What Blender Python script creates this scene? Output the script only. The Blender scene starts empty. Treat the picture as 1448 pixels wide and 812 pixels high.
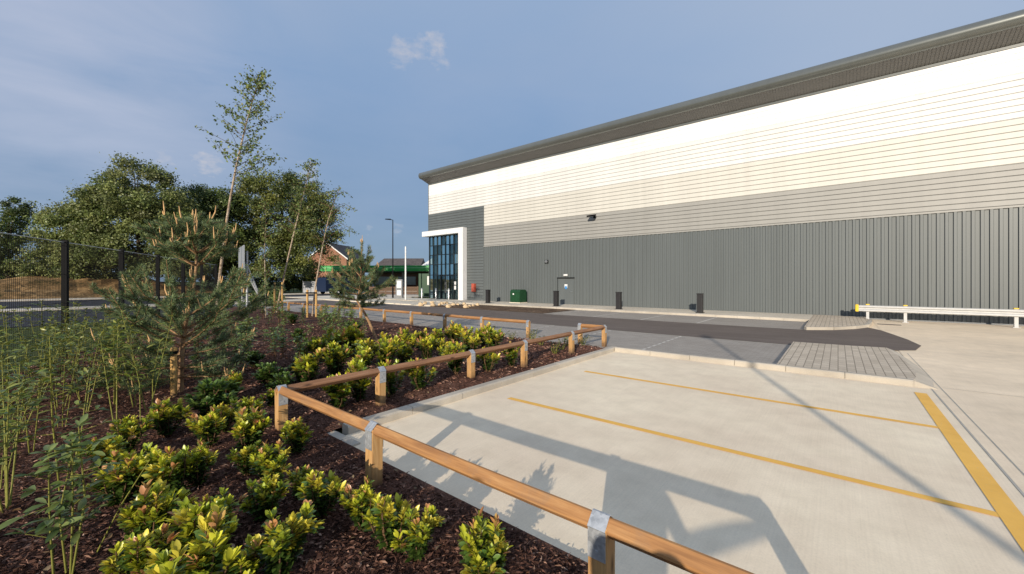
import bpy, bmesh, math, random
import numpy as np
from mathutils import Vector, Matrix, noise as mnoise

R = math.radians
rnd = random.Random(7)
rng = np.random.default_rng(11)
scene = bpy.context.scene
COL = scene.collection

# ------------------------------------------------------------------ camera frame (metres; x along the warehouse wall, y towards it)
TH = R(39.162); S_, C_ = math.sin(TH), math.cos(TH); EYE = 1.75; FPX = 566.0

def on_ray(px, d, z=0.0):
    """ground point at depth d on the sight line of photo column px"""
    u = (px - 724.0) / FPX
    return Vector((d * (-S_ + u * C_), d * (C_ + u * S_), z))

def ground_at(px, py, z=0.0):
    return on_ray(px, (EYE - z) * FPX / (py - 398.0), z)

def sky_dir(px, py):
    u = (px - 724.0) / FPX; v = (398.0 - py) / FPX
    return Vector((-S_ + u * C_, C_ + u * S_, v)).normalized()

# ------------------------------------------------------------------ object helpers
def tag(o, label=None, cat=None, group=None, kind=None):
    if label: o['label'] = label
    if cat: o['category'] = cat
    if group: o['group'] = group
    if kind: o['kind'] = kind
    return o

def thing(name, label, cat, loc=(0, 0, 0), rotz=0.0, group=None):
    o = bpy.data.objects.new(name, None); COL.objects.link(o)
    o.location = loc; o.rotation_euler = (0, 0, rotz)
    o.empty_display_size = 0.2
    return tag(o, label, cat, group)

def copy_thing(o, parent=None):
    c = o.copy(); COL.objects.link(c)
    if parent is not None: c.parent = parent
    for ch in list(o.children): copy_thing(ch, c)
    return c

class MB:
    """collects shapes into one mesh"""
    def __init__(self): self.v = []; self.f = []; self.sm = []
    def add(self, vs, fs, smooth=False):
        b = len(self.v); self.v += [tuple(p) for p in vs]
        for f in fs: self.f.append(tuple(i + b for i in f)); self.sm.append(smooth)
        return self
    def box(self, x0, x1, y0, y1, z0, z1, bev=0.0):
        if bev > 0:
            bm = bmesh.new()
            bmesh.ops.create_cube(bm, size=1.0)
            for v in bm.verts:
                v.co = Vector((x0 + (v.co.x + .5) * (x1 - x0), y0 + (v.co.y + .5) * (y1 - y0), z0 + (v.co.z + .5) * (z1 - z0)))
            bmesh.ops.bevel(bm, geom=bm.edges[:], offset=bev, segments=2, affect='EDGES', profile=.6)
            bm.verts.index_update()
            self.add([v.co[:] for v in bm.verts], [[v.index for v in f.verts] for f in bm.faces]); bm.free()
            return self
        vs = [(x0, y0, z0), (x1, y0, z0), (x1, y1, z0), (x0, y1, z0), (x0, y0, z1), (x1, y0, z1), (x1, y1, z1), (x0, y1, z1)]
        return self.add(vs, [(0, 3, 2, 1), (4, 5, 6, 7), (0, 1, 5, 4), (1, 2, 6, 5), (2, 3, 7, 6), (3, 0, 4, 7)])
    def quad(self, a, b, c, d): return self.add([a, b, c, d], [(0, 1, 2, 3)])
    def poly(self, pts, z): return self.add([(p[0], p[1], z) for p in pts], [tuple(range(len(pts)))])
    def prism(self, pts, z0, z1):
        n = len(pts)
        vs = [(p[0], p[1], z0) for p in pts] + [(p[0], p[1], z1) for p in pts]
        fs = [tuple(range(n - 1, -1, -1)), tuple(range(n, 2 * n))] + [(i, (i + 1) % n, n + (i + 1) % n, n + i) for i in range(n)]
        return self.add(vs, fs)
    def extrude_x(self, prof, x0, x1, smooth=False):
        """closed profile of (y,z) swept along x"""
        n = len(prof)
        vs = [(x0, p[0], p[1]) for p in prof] + [(x1, p[0], p[1]) for p in prof]
        self.add(vs, [(i, (i + 1) % n, n + (i + 1) % n, n + i) for i in range(n)], smooth)
        self.add(vs, [tuple(range(n - 1, -1, -1)), tuple(range(n, 2 * n))])
        return self
    def tube(self, pts, rad, n=8, cap=True):
        pts = [Vector(p) for p in pts]
        if not isinstance(rad, (list, tuple)): rad = [rad] * len(pts)
        vs = []; prev = None
        for i, p in enumerate(pts):
            t = (pts[min(i + 1, len(pts) - 1)] - pts[max(i - 1, 0)]).normalized()
            if prev is None:
                a = t.cross(Vector((0, 0, 1)) if abs(t.z) < .9 else Vector((1, 0, 0))).normalized()
            else:
                a = (prev - t * prev.dot(t)).normalized()
            prev = a; b = t.cross(a)
            for k in range(n):
                an = 2 * math.pi * k / n
                vs.append(p + (a * math.cos(an) + b * math.sin(an)) * rad[i])
        fs = []
        for i in range(len(pts) - 1):
            for k in range(n):
                fs.append((i * n + k, i * n + (k + 1) % n, (i + 1) * n + (k + 1) % n, (i + 1) * n + k))
        self.add(vs, fs, True)
        if cap:
            self.add(vs[:n], [tuple(range(n - 1, -1, -1))]); self.add(vs[-n:], [tuple(range(n))])
        return self
    def build(self, name, mat, parent=None, kind=None):
        me = bpy.data.meshes.new(name); me.from_pydata(self.v, [], self.f)
        me.polygons.foreach_set('use_smooth', self.sm)
        me.update(); bm = bmesh.new(); bm.from_mesh(me)
        bmesh.ops.recalc_face_normals(bm, faces=bm.faces[:]); bm.to_mesh(me); bm.free()
        o = bpy.data.objects.new(name, me); COL.objects.link(o)
        if mat: me.materials.append(mat)
        if parent is not None: o.parent = parent
        if kind: o['kind'] = kind
        return o

def array_mesh(name, verts, faces, cols, mat, parent=None, kind=None, smooth=False):
    """verts (n,3), faces (m,k), cols (n,3) -> object with a point colour attribute"""
    me = bpy.data.meshes.new(name)
    n, (m, k) = len(verts), faces.shape
    me.vertices.add(n); me.vertices.foreach_set('co', np.ascontiguousarray(verts, dtype=np.float32).ravel())
    me.loops.add(m * k); me.loops.foreach_set('vertex_index', np.ascontiguousarray(faces, dtype=np.int32).ravel())
    me.polygons.add(m)
    me.polygons.foreach_set('loop_start', np.arange(0, m * k, k, dtype=np.int32))
    me.update(calc_edges=True)
    if smooth: me.polygons.foreach_set('use_smooth', np.ones(m, dtype=bool))
    if cols is not None:
        a = me.color_attributes.new('Col', 'FLOAT_COLOR', 'POINT')
        c4 = np.ones((n, 4), dtype=np.float32); c4[:, :3] = cols
        a.data.foreach_set('color', c4.ravel())
    o = bpy.data.objects.new(name, me); COL.objects.link(o)
    me.materials.append(mat)
    if parent is not None: o.parent = parent
    if kind: o['kind'] = kind
    return o

def unit(v): return v / np.maximum(np.linalg.norm(v, axis=-1, keepdims=True), 1e-9)

def leaf_arrays(P, D, N, L, W, fold=.25, droop=.15, rich=False):
    """leaves at P, pointing along D, facing N, length L, width W. Returns verts, faces, leaf index per vertex, t along the leaf"""
    n = len(P); D = unit(D); X = unit(np.cross(D, N)); Nn = np.cross(X, D)
    L = np.broadcast_to(L, (n,)); W = np.broadcast_to(W, (n,))
    if rich:
        tpl = [(0, 0, 0), (-.32, .28, 1), (0, .30, 0), (.32, .28, 1), (-.5, .62, 1), (0, .64, 0), (.5, .62, 1), (-.3, .87, 1), (0, .88, 0), (.3, .87, 1), (0, 1, 0)]
        fc = [(0, 2, 1, 1), (0, 3, 2, 2), (1, 2, 5, 4), (2, 3, 6, 5), (4, 5, 8, 7), (5, 6, 9, 8), (7, 8, 10, 10), (8, 9, 10, 10)]
        tris = []
        for f in fc:
            q = list(dict.fromkeys(f))
            if len(q) == 4: tris += [(q[0], q[1], q[2]), (q[0], q[2], q[3])]
            else: tris.append(tuple(q))
        fc = tris
    else:
        tpl = [(0, 0, 0), (.5, .45, 1), (0, 1, 0), (-.5, .45, 1)]
        fc = [(0, 1, 2, 3)]
    k = len(tpl); V = np.empty((n, k, 3)); T = np.empty((n, k))
    for i, (a, t, e) in enumerate(tpl):
        V[:, i] = (P + D * (L * t)[:, None] + X * (W * a)[:, None] + Nn * (W * abs(a) * fold - L * droop * t * t)[:, None])
        T[:, i] = t
    F = (np.arange(n)[:, None, None] * k + np.array(fc)[None]).reshape(-1, len(fc[0]))
    return V.reshape(-1, 3), F, np.repeat(np.arange(n), k), T.reshape(-1)

def rand_dirs(n, zmin=-1, zmax=1):
    z = rng.uniform(zmin, zmax, n); a = rng.uniform(0, 2 * math.pi, n); r = np.sqrt(1 - z * z)
    return np.stack([r * np.cos(a), r * np.sin(a), z], 1)

# ------------------------------------------------------------------ materials
class MAT:
    def __init__(self, name):
        self.m = bpy.data.materials.new(name); self.m.use_nodes = True
        self.t = self.m.node_tree; self.b = self.t.nodes['Principled BSDF']; self.out = self.t.nodes['Material Output']
    def n(self, typ, **kw):
        nd = self.t.nodes.new(typ)
        for k, v in kw.items():
            if k in nd.inputs.keys(): nd.inputs[k].default_value = v
            else: setattr(nd, k, v)
        return nd
    def l(self, a, b): self.t.links.new(a, b)
    def coord(self, scale=(1, 1, 1), kind='Object', rot=(0, 0, 0)):
        if kind == 'World':
            tc = self.n('ShaderNodeNewGeometry').outputs['Position']
        else: tc = self.n('ShaderNodeTexCoord').outputs[kind]
        mp = self.n('ShaderNodeMapping'); mp.inputs['Scale'].default_value = scale; mp.inputs['Rotation'].default_value = rot
        self.l(tc, mp.inputs['Vector']); return mp.outputs[0]
    def noise(self, vec, scale=5, detail=4, rough=.55, dist=0):
        nd = self.n('ShaderNodeTexNoise'); nd.inputs['Scale'].default_value = scale; nd.inputs['Detail'].default_value = detail
        nd.inputs['Roughness'].default_value = rough; nd.inputs['Distortion'].default_value = dist
        self.l(vec, nd.inputs['Vector']); return nd.outputs['Fac']
    def ramp(self, fac, stops):
        nd = self.n('ShaderNodeValToRGB'); e = nd.color_ramp.elements
        while len(e) < len(stops): e.new(.5)
        for i, (p, c) in enumerate(stops):
            e[i].position = p; e[i].color = (*c, 1) if len(c) == 3 else c
        self.l(fac, nd.inputs[0]); return nd.outputs[0]
    def mix(self, fac, a, b, mode='MIX'):
        nd = self.n('ShaderNodeMix'); nd.data_type = 'RGBA'; nd.blend_type = mode
        for s, v in ((0, fac), (6, a), (7, b)):
            if isinstance(v, (int, float)): nd.inputs[s].default_value = v
            elif isinstance(v, tuple): nd.inputs[s].default_value = (*v, 1)
            else: self.l(v, nd.inputs[s])
        return nd.outputs[2]
    def math(self, op, a, b=0.0):
        nd = self.n('ShaderNodeMath', operation=op)
        for s, v in ((0, a), (1, b)):
            if isinstance(v, (int, float)): nd.inputs[s].default_value = v
            else: self.l(v, nd.inputs[s])
        return nd.outputs[0]
    def color(self, c):
        if isinstance(c, tuple): self.b.inputs['Base Color'].default_value = (*c, 1)
        else: self.l(c, self.b.inputs['Base Color'])
        return self
    def rough(self, r, spec=.4, metal=0):
        if isinstance(r, (int, float)): self.b.inputs['Roughness'].default_value = r
        else: self.l(r, self.b.inputs['Roughness'])
        self.b.inputs['Specular IOR Level'].default_value = spec; self.b.inputs['Metallic'].default_value = metal
        return self
    def bump(self, h, strength=.3, dist=.01):
        nd = self.n('ShaderNodeBump'); nd.inputs['Strength'].default_value = strength; nd.inputs['Distance'].default_value = dist
        self.l(h, nd.inputs['Height']); self.l(nd.outputs[0], self.b.inputs['Normal']); return self

def plain(name, c, rough=.5, spec=.4, metal=0, var=.12, scale=6):
    m = MAT(name); v = m.coord((1, 1, 1), 'World')
    n1 = m.noise(v, scale, 5)
    lo = tuple(x * (1 - var) for x in c); hi = tuple(min(1, x * (1 + var)) for x in c)
    m.color(m.ramp(n1, [(.3, lo), (.7, hi)])).rough(rough, spec, metal)
    return m.m

def leaf_mat(name, trans=.3, rough=.45, spec=.35):
    m = MAT(name); at = m.n('ShaderNodeAttribute'); at.attribute_name = 'Col'
    m.color(at.outputs['Color']).rough(rough, spec)
    tr = m.n('ShaderNodeBsdfTranslucent'); m.l(at.outputs['Color'], tr.inputs['Color'])
    mx = m.n('ShaderNodeMixShader'); mx.inputs[0].default_value = trans
    m.l(m.b.outputs[0], mx.inputs[1]); m.l(tr.outputs[0], mx.inputs[2]); m.l(mx.outputs[0], m.out.inputs['Surface'])
    return m.m

M = {}
M['leaf'] = leaf_mat('leaf'); M['needle'] = leaf_mat('needle', .15, .5); M['glossleaf'] = leaf_mat('glossy_leaf', .28, .32, .5)
M['chip'] = leaf_mat('bark_chip', 0.0, .85, .15)

def concrete(name, base, broom=True, big=.12):
    m = MAT(name); w = m.coord((1, 1, 1), 'World')
    a = m.noise(w, .45, 6, .6); b = m.noise(w, 3.2, 5, .6); c = m.noise(w, 60, 3, .6)
    st = m.noise(m.coord((70, 1.2, 1), 'World'), 1.0, 3, .6)
    lo = tuple(x * (1 - big) for x in base); hi = tuple(min(1, x * (1 + big)) for x in base)
    col = m.ramp(a, [(.3, lo), (.7, hi)])
    col = m.mix(.55, col, m.ramp(b, [(.3, (.8, .79, .77)), (.65, (1, 1, 1))]), 'MULTIPLY')
    if broom: col = m.mix(.16, col, m.ramp(st, [(.35, (.72, .71, .7)), (.6, (1, 1, 1))]), 'MULTIPLY')
    col = m.mix(.3, col, m.ramp(c, [(.3, (.75, .75, .75)), (.6, (1, 1, 1))]), 'MULTIPLY')
    vo = m.n('ShaderNodeTexVoronoi'); vo.inputs['Scale'].default_value = 2.3; m.l(w, vo.inputs['Vector'])
    sz = m.math('MULTIPLY', m.noise(w, 1.7, 2), .055)
    col = m.mix(m.math('MULTIPLY', m.math('LESS_THAN', vo.outputs['Distance'], m.math('SUBTRACT', sz, .018)), .45), col, (.16, .14, .12))
    # scattered stains
    s = m.noise(w, 1.1, 7, .7, .6)
    col = m.mix(.5, col, m.ramp(s, [(.62, (1, 1, 1)), (.78, (.8, .78, .75))]), 'MULTIPLY')
    m.color(col).rough(.85, .25)
    h = m.math('ADD', m.math('MULTIPLY', st, .8 if broom else 0.0), m.math('MULTIPLY', c, .5))
    m.bump(h, .25, .004); return m.m
M['concrete'] = concrete('brushed_concrete', (.94, .77, .575))
M['yard'] = concrete('yard_concrete', (.89, .735, .545))
M['footway'] = concrete('footway_concrete', (.68, .61, .50), False)
M['kerb'] = concrete('kerb_concrete', (.50, .45, .375), False, .25)

def asphalt(name, c, c2):
    m = MAT(name); w = m.coord((1, 1, 1), 'World')
    a = m.noise(w, .5, 6, .65); b = m.noise(w, 90, 3, .7); s = m.noise(m.coord((.25, 3, 1), 'World'), 1, 4)
    col = m.mix(.5, m.ramp(a, [(.3, c), (.7, c2)]), m.ramp(s, [(.35, c), (.7, c2)]))
    col = m.mix(.6, col, m.ramp(b, [(.3, (.55, .55, .55)), (.7, (1, 1, 1))]), 'MULTIPLY')
    m.color(col).rough(.82, .3); m.bump(b, .4, .006); return m.m
M['tarmac'] = asphalt('new_tarmac', (.13, .104, .09), (.20, .162, .14))
M['road'] = asphalt('public_road', (.028, .029, .036), (.05, .05, .06))

def blocks(name, c, c2, joint, bw, bh, rot=0, mortar=.012, jit=.5):
    m = MAT(name); w = m.coord((1, 1, 1), 'World', (0, 0, rot))
    br = m.n('ShaderNodeTexBrick'); m.l(w, br.inputs['Vector'])
    br.inputs['Color1'].default_value = (*c, 1); br.inputs['Color2'].default_value = (*c2, 1); br.inputs['Mortar'].default_value = (*joint, 1)
    br.inputs['Scale'].default_value = 1; br.inputs['Mortar Size'].default_value = mortar; br.inputs['Mortar Smooth'].default_value = .3
    br.inputs['Brick Width'].default_value = bw; br.inputs['Row Height'].default_value = bh; br.inputs['Bias'].default_value = 0
    a = m.noise(w, .6, 6, .65); b = m.noise(w, 45, 3, .7)
    col = m.mix(.6, br.outputs['Color'], m.ramp(a, [(.3, (.78, .77, .76)), (.68, (1, 1, 1))]), 'MULTIPLY')
    col = m.mix(.4, col, m.ramp(b, [(.3, (.7, .7, .7)), (.65, (1, 1, 1))]), 'MULTIPLY')
    m.color(col).rough(.85, .25)
    m.bump(m.math('ADD', m.math('MULTIPLY', br.outputs['Fac'], -1.0), m.math('MULTIPLY', b, .3)), .4, .006); return m.m
M['grey_blocks'] = blocks('grey_block_paving', (.36, .325, .285), (.42, .38, .335), (.29, .262, .23), .2, .1, 0, .006)
M['pale_blocks'] = blocks('pale_block_paving', (.56, .475, .37), (.67, .575, .455), (.29, .245, .19), .26, .13, R(90), .008)
M['white_mark'] = plain('worn_white_marking', (.58, .55, .5), .8, .2, 0, .15, 8)

def yellow():
    m = MAT('yellow_road_paint'); w = m.coord((1, 1, 1), 'World')
    a = m.noise(w, 2.5, 6, .7); b = m.noise(w, 45, 4, .7); st = m.noise(m.coord((70, 1.2, 1), 'World'), 1.0, 3)
    col = m.ramp(a, [(.3, (.80, .44, .085)), (.7, (.92, .53, .115))])
    col = m.mix(m.math('MULTIPLY', m.math('GREATER_THAN', m.math('ADD', b, m.math('MULTIPLY', st, .5)), .93), .6), col, (.55, .5, .42))
    m.color(col).rough(.75, .3); m.bump(st, .2, .003); return m.m
M['yellow_paint'] = yellow()

def ground_mat(name, stops, scale=.8, fine=35):
    m = MAT(name); w = m.coord((1, 1, 1), 'World')
    a = m.noise(w, scale, 7, .7); b = m.noise(w, fine, 4, .75)
    f = m.math('ADD', m.math('MULTIPLY', a, .55), m.math('MULTIPLY', b, .45))
    m.color(m.ramp(f, stops)).rough(.95, .1); m.bump(b, .9, .05); return m.m
M['mulch'] = ground_mat('bark_mulch', [(.36, (.040, .020, .015)), (.5, (.115, .058, .042)), (.64, (.27, .145, .105))], .9, 38)
M['soil'] = ground_mat('bare_soil', [(.36, (.06, .04, .028)), (.52, (.13, .088, .06)), (.66, (.26, .19, .13))], 1.3, 12)
M['grass'] = ground_mat('rough_grass', [(.36, (.03, .042, .014)), (.5, (.065, .085, .028)), (.65, (.13, .13, .05))], .3, 9)
M['drygrass'] = ground_mat('dry_grass', [(.38, (.06, .05, .02)), (.5, (.26, .155, .07)), (.64, (.56, .38, .18))], .35, 4)

def wood(name, c_lo, c_mid, c_hi, axis='X', rough=.65):
    m = MAT(name)
    oi = m.n('ShaderNodeObjectInfo'); tc = m.n('ShaderNodeTexCoord')
    add = m.n('ShaderNodeVectorMath', operation='ADD'); m.l(tc.outputs['Object'], add.inputs[0])
    sc = m.n('ShaderNodeVectorMath', operation='SCALE'); m.l(oi.outputs['Random'], sc.inputs['Scale']); sc.inputs[0].default_value = (31, 17, 23)
    m.l(sc.outputs[0], add.inputs[1])
    mp = m.n('ShaderNodeMapping'); m.l(add.outputs[0], mp.inputs['Vector'])
    mp.inputs['Scale'].default_value = (1.3, 16, 16) if axis == 'X' else (16, 16, 1.6)
    a = m.noise(mp.outputs[0], 1.0, 5, .6, 1.2)
    mp2 = m.n('ShaderNodeMapping'); m.l(add.outputs[0], mp2.inputs['Vector'])
    mp2.inputs['Scale'].default_value = (4, 160, 160) if axis == 'X' else (160, 160, 4)
    b = m.noise(mp2.outputs[0], 1.0, 3, .6)
    col = m.ramp(a, [(.3, c_lo), (.5, c_mid), (.7, c_hi)])
    col = m.mix(.45, col, m.ramp(b, [(.3, (.62, .58, .55)), (.6, (1, 1, 1))]), 'MULTIPLY')
    # knots
    mp3 = m.n('ShaderNodeMapping'); m.l(add.outputs[0], mp3.inputs['Vector'])
    mp3.inputs['Scale'].default_value = (2.2, 7, 7) if axis == 'X' else (7, 7, 2.2)
    vo = m.n('ShaderNodeTexVoronoi'); vo.inputs['Scale'].default_value = 1.0; m.l(mp3.outputs[0], vo.inputs['Vector'])
    col = m.mix(m.ramp(vo.outputs['Distance'], [(.03, (1, 1, 1)), (.16, (0, 0, 0))]), col, tuple(x * .35 for x in c_lo))
    w = m.noise(m.coord((1, 1, 1), 'World'), 1.7, 4)
    col = m.mix(.5, col, m.ramp(w, [(.3, (.7, .68, .66)), (.7, (1, 1, 1))]), 'MULTIPLY')
    ww = m.noise(m.coord((1, 1, 1), 'World'), 4.5, 6, .7)
    col = m.mix(m.math('MULTIPLY', m.ramp(ww, [(.52, (0, 0, 0)), (.72, (1, 1, 1))]), .38), col, (.22, .165, .12))
    gz = m.n('ShaderNodeSeparateXYZ'); m.l(m.n('ShaderNodeNewGeometry').outputs['Position'], gz.inputs[0])
    sp_ = m.math('ADD', gz.outputs['Z'], m.math('MULTIPLY', m.noise(m.coord((1, 1, 1), 'World'), 22, 4), -.16))
    mr = m.n('ShaderNodeMapRange'); mr.inputs[1].default_value = .12; mr.inputs[2].default_value = -.02; m.l(sp_, mr.inputs[0])
    col = m.mix(m.math('MULTIPLY', mr.outputs[0], .75), col, (.07, .042, .03))
    m.color(col).rough(rough, .3); m.bump(b, .35, .003); return m.m
M['rail_wood'] = wood('treated_rail_timber', (.29, .14, .058), (.44, .22, .085), (.56, .31, .13), 'X')
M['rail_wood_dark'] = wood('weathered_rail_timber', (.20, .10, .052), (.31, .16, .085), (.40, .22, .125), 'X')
M['post_wood'] = wood('treated_post_timber', (.42, .225, .085), (.56, .325, .13), (.66, .43, .20), 'Z')
M['stake_wood'] = wood('pale_stake_timber', (.46, .25, .07), (.60, .36, .12), (.70, .45, .18), 'Z')

def galv():
    m = MAT('galvanised_steel'); w = m.coord((1, 1, 1), 'World')
    vo = m.n('ShaderNodeTexVoronoi'); vo.inputs['Scale'].default_value = 55; m.l(w, vo.inputs['Vector'])
    a = m.noise(w, 14, 5, .7)
    col = m.mix(.4, m.ramp(vo.outputs['Color'], [(.2, (.36, .38, .40)), (.8, (.56, .58, .60))]), m.ramp(a, [(.35, (.30, .31, .32)), (.65, (.60, .62, .64))]))
    m.color(col).rough(m.math('ADD', m.math('MULTIPLY', a, .3), .35), .5, .55); m.bump(a, .2, .002); return m.m
M['galv'] = galv()

def cladding(name, c, rough=.42, metal=.0, streak=.08):
    m = MAT(name); w = m.coord((1, 1, 1), 'World')
    a = m.noise(m.coord((.25, .25, .06), 'World'), 1.0, 5, .6); b = m.noise(m.coord((3, 3, .12), 'World'), 1.0, 4, .6)
    f = m.math('ADD', m.math('MULTIPLY', a, .6), m.math('MULTIPLY', b, .4))
    lo = tuple(x * (1 - streak) for x in c); hi = tuple(min(1, x * (1 + streak)) for x in c)
    m.color(m.ramp(f, [(.35, lo), (.65, hi)])).rough(rough, .5, metal)
    return m.m
M['clad_white'] = cladding('white_cladding', (.78, .78, .775), .5)
M['clad_offwhite'] = cladding('off_white_cladding', (.65, .65, .63), .5)
M['clad_cream'] = cladding('cream_cladding', (.56, .545, .495), .5)
M['clad_greige'] = cladding('warm_grey_cladding', (.295, .29, .27), .5)
M['clad_dark'] = cladding('dark_grey_cladding', (.108, .121, .122), .40, .0, .1)
M['eave_metal'] = cladding('eave_grey_metal', (.17, .18, .17), .22, .5)
M['soffit'] = cladding('soffit_grey', (.18, .175, .165), .5)
M['roof_metal'] = cladding('roof_grey', (.22, .23, .235), .5)
M['white_frame'] = plain('white_powder_coat', (.72, .72, .72), .4, .4, 0, .04, 2)
M['alu_dark'] = plain('dark_aluminium', (.02, .026, .03), .35, .5, .2)
M['black_metal'] = plain('black_painted_steel', (.007, .007, .008), .7, .12)
M['bollard'] = plain('charcoal_bollard_paint', (.022, .021, .022), .5, .4)
M['steel'] = plain('brushed_stainless_steel', (.50, .50, .49), .3, .5, .8)
M['barrier_white'] = plain('white_barrier_steel', (.50, .50, .49), .4, .5, 0, .08)
M['barrier_yellow'] = plain('yellow_cap_plastic', (.75, .50, .03), .45)
M['red'] = plain('red_cabinet_paint', (.42, .085, .05), .5)
M['green_cab'] = plain('green_cabinet_paint', (.012, .055, .022), .45, .3)
M['fascia_green'] = plain('green_canopy_fascia', (.03, .30, .06), .35)
M['white_plain'] = plain('white_paint', (.7, .7, .69), .5)
M['sign_blue'] = plain('blue_sign_film', (.05, .22, .50), .4)
M['grey_paint'] = plain('grey_paint', (.16, .17, .18), .45)
M['hoarding'] = plain('pale_grey_hoarding', (.36, .37, .40), .6)
M['blue'] = plain('blue_van_paint', (.014, .026, .06), .3)
M['teal'] = plain('teal_banner', (.03, .28, .28), .5)
M['cloth_dark'] = plain('dark_jacket_cloth', (.03, .035, .05), .85, .2)
M['skin'] = plain('skin', (.5, .3, .22), .55)
M['brown_timber'] = plain('brown_timber_fence', (.13, .08, .05), .8)
M['rooftile'] = plain('grey_roof_tiles', (.085, .075, .075), .8, .2, 0, .3, 2)
M['rooflight'] = plain('pale_sheet_roof', (.62, .62, .62), .5, .3, 0, .08, .5)
M['dark_inside'] = plain('dark_interior', (.012, .016, .017), .8)
M['inside_grey'] = plain('interior_grey', (.12, .14, .14), .7)

def brick():
    m = MAT('red_brick'); tc = m.coord((1, 1, 1), 'Object', (R(90), 0, 0))
    br = m.n('ShaderNodeTexBrick'); m.l(tc, br.inputs['Vector'])
    br.inputs['Color1'].default_value = (.24, .09, .05, 1); br.inputs['Color2'].default_value = (.34, .14, .075, 1); br.inputs['Mortar'].default_value = (.30, .22, .17, 1)
    br.inputs['Scale'].default_value = 1; br.inputs['Brick Width'].default_value = .23; br.inputs['Row Height'].default_value = .075; br.inputs['Mortar Size'].default_value = .01
    a = m.noise(m.coord((1, 1, 1), 'World'), .8, 5)
    m.color(m.mix(.5, br.outputs['Color'], m.ramp(a, [(.3, (.65, .6, .6)), (.7, (1, 1, 1))]), 'MULTIPLY')).rough(.9, .2); return m.m
M['brick'] = brick()

def glass():
    m = MAT('tinted_glass')
    m.color((.012, .035, .04)).rough(.03, .6)
    gl = m.n('ShaderNodeBsdfGlossy'); gl.inputs['Color'].default_value = (.50, .72, .76, 1); gl.inputs['Roughness'].default_value = .02
    tr = m.n('ShaderNodeBsdfTransparent'); tr.inputs['Color'].default_value = (.42, .58, .58, 1)
    fr = m.n('ShaderNodeFresnel'); fr.inputs['IOR'].default_value = 1.9
    mx = m.n('ShaderNodeMixShader'); m.l(m.math('ADD', m.math('MULTIPLY', fr.outputs[0], .9), .16), mx.inputs[0])
    m.l(tr.outputs[0], mx.inputs[1]); m.l(gl.outputs[0], mx.inputs[2]); m.l(mx.outputs[0], m.out.inputs['Surface']); return m.m
M['glass'] = glass()

def bark(name, lo, mid, hi, sc=(9, 9, 30)):
    m = MAT(name); a = m.noise(m.coord(sc, 'Object'), 1, 5, .65); b = m.noise(m.coord((1, 1, 1), 'World'), 3, 3)
    f = m.math('ADD', m.math('MULTIPLY', a, .7), m.math('MULTIPLY', b, .3))
    m.color(m.ramp(f, [(.34, lo), (.45, mid), (.62, hi)])).rough(.8, .2); m.bump(a, .4, .01); return m.m
M['birch_bark'] = bark('birch_bark', (.05, .035, .025), (.30, .22, .15), (.52, .43, .33))
M['pine_bark'] = bark('pine_bark', (.10, .05, .025), (.26, .15, .075), (.42, .27, .15), (14, 14, 20))
M['bark'] = bark('tree_bark', (.02, .014, .01), (.06, .045, .03), (.12, .09, .06))
M['stem'] = plain('green_stem', (.20, .20, .04), .6, .3, 0, .3, 20)
M['brown_stem'] = plain('brown_twig', (.13, .075, .04), .7, .2, 0, .3, 20)
M['candle'] = plain('pine_candle', (.60, .38, .18), .7, .2, 0, .2, 30)
M['rubble'] = plain('sandstone_rubble', (.62, .46, .28), .85, .2, 0, .2, 9)

# ================================================================== SETTING
Z_GRASS, Z_ROAD, Z_CONC = -.03, -.012, 0.0
g = MB(); g.quad((-2500, -2500, Z_GRASS), (2500, -2500, Z_GRASS), (2500, 2500, Z_GRASS), (-2500, 2500, Z_GRASS)); g.build('ground', M['grass'], kind='structure')
# concrete of the bays and the yard
MB().quad((-4.34, 2.2, 0), (1.17, 2.2, 0), (1.17, 9.40, 0), (-4.34, 9.40, 0)).build('parking_pavement', M['concrete'], kind='structure')
y_ = MB()
y_.quad((1.19, -12, 0), (60, -12, 0), (60, 24.86, 0), (1.19, 24.86, 0))
y_.quad((-4.0, 2.2, -.002), (1.19, 2.2, -.002), (1.19, 2.17, -.002), (-4, 2.17, -.002))
y_.quad((-47, 9.3, -.008), (1.25, 9.3, -.008), (1.25, 24.86, -.008), (-47, 24.86, -.008)); y_.build('yard_pavement', M['yard'], kind='structure')
# dark sealed joints of the slabs, cut as thin sheets
j = MB()
for x0, x1, y0, y1 in ((1.17, 1.19, 2.2, 9.4), (1.30, 1.312, 2.2, 13.6), (6.2, 6.212, -12, 24.6), (1.33, 40, 9.55, 9.562), (1.33, 40, 4.3, 4.312), (2.2, 40, 15.2, 15.212), (2.2, 40, 20.4, 20.412)):
    j.quad((x0, y0, .003), (x1, y0, .003), (x1, y1, .003), (x0, y1, .003))
j.build('pavement_joint_lines', plain('joint_sealant', (.42, .39, .34), .8), kind='structure')
# yellow bay markings
mk = MB(); zm = .005
mk.quad((.93, 2.3, zm), (1.07, 2.3, zm), (1.07, 8.9, zm), (.93, 8.9, zm))
for yy in (4.62, 6.93): mk.quad((-3.82, yy - .045, zm), (.928, yy - .045, zm), (.928, yy + .045, zm), (-3.82, yy + .045, zm))
mk.build('yellow_bay_markings', M['yellow_paint'], kind='structure')
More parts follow.
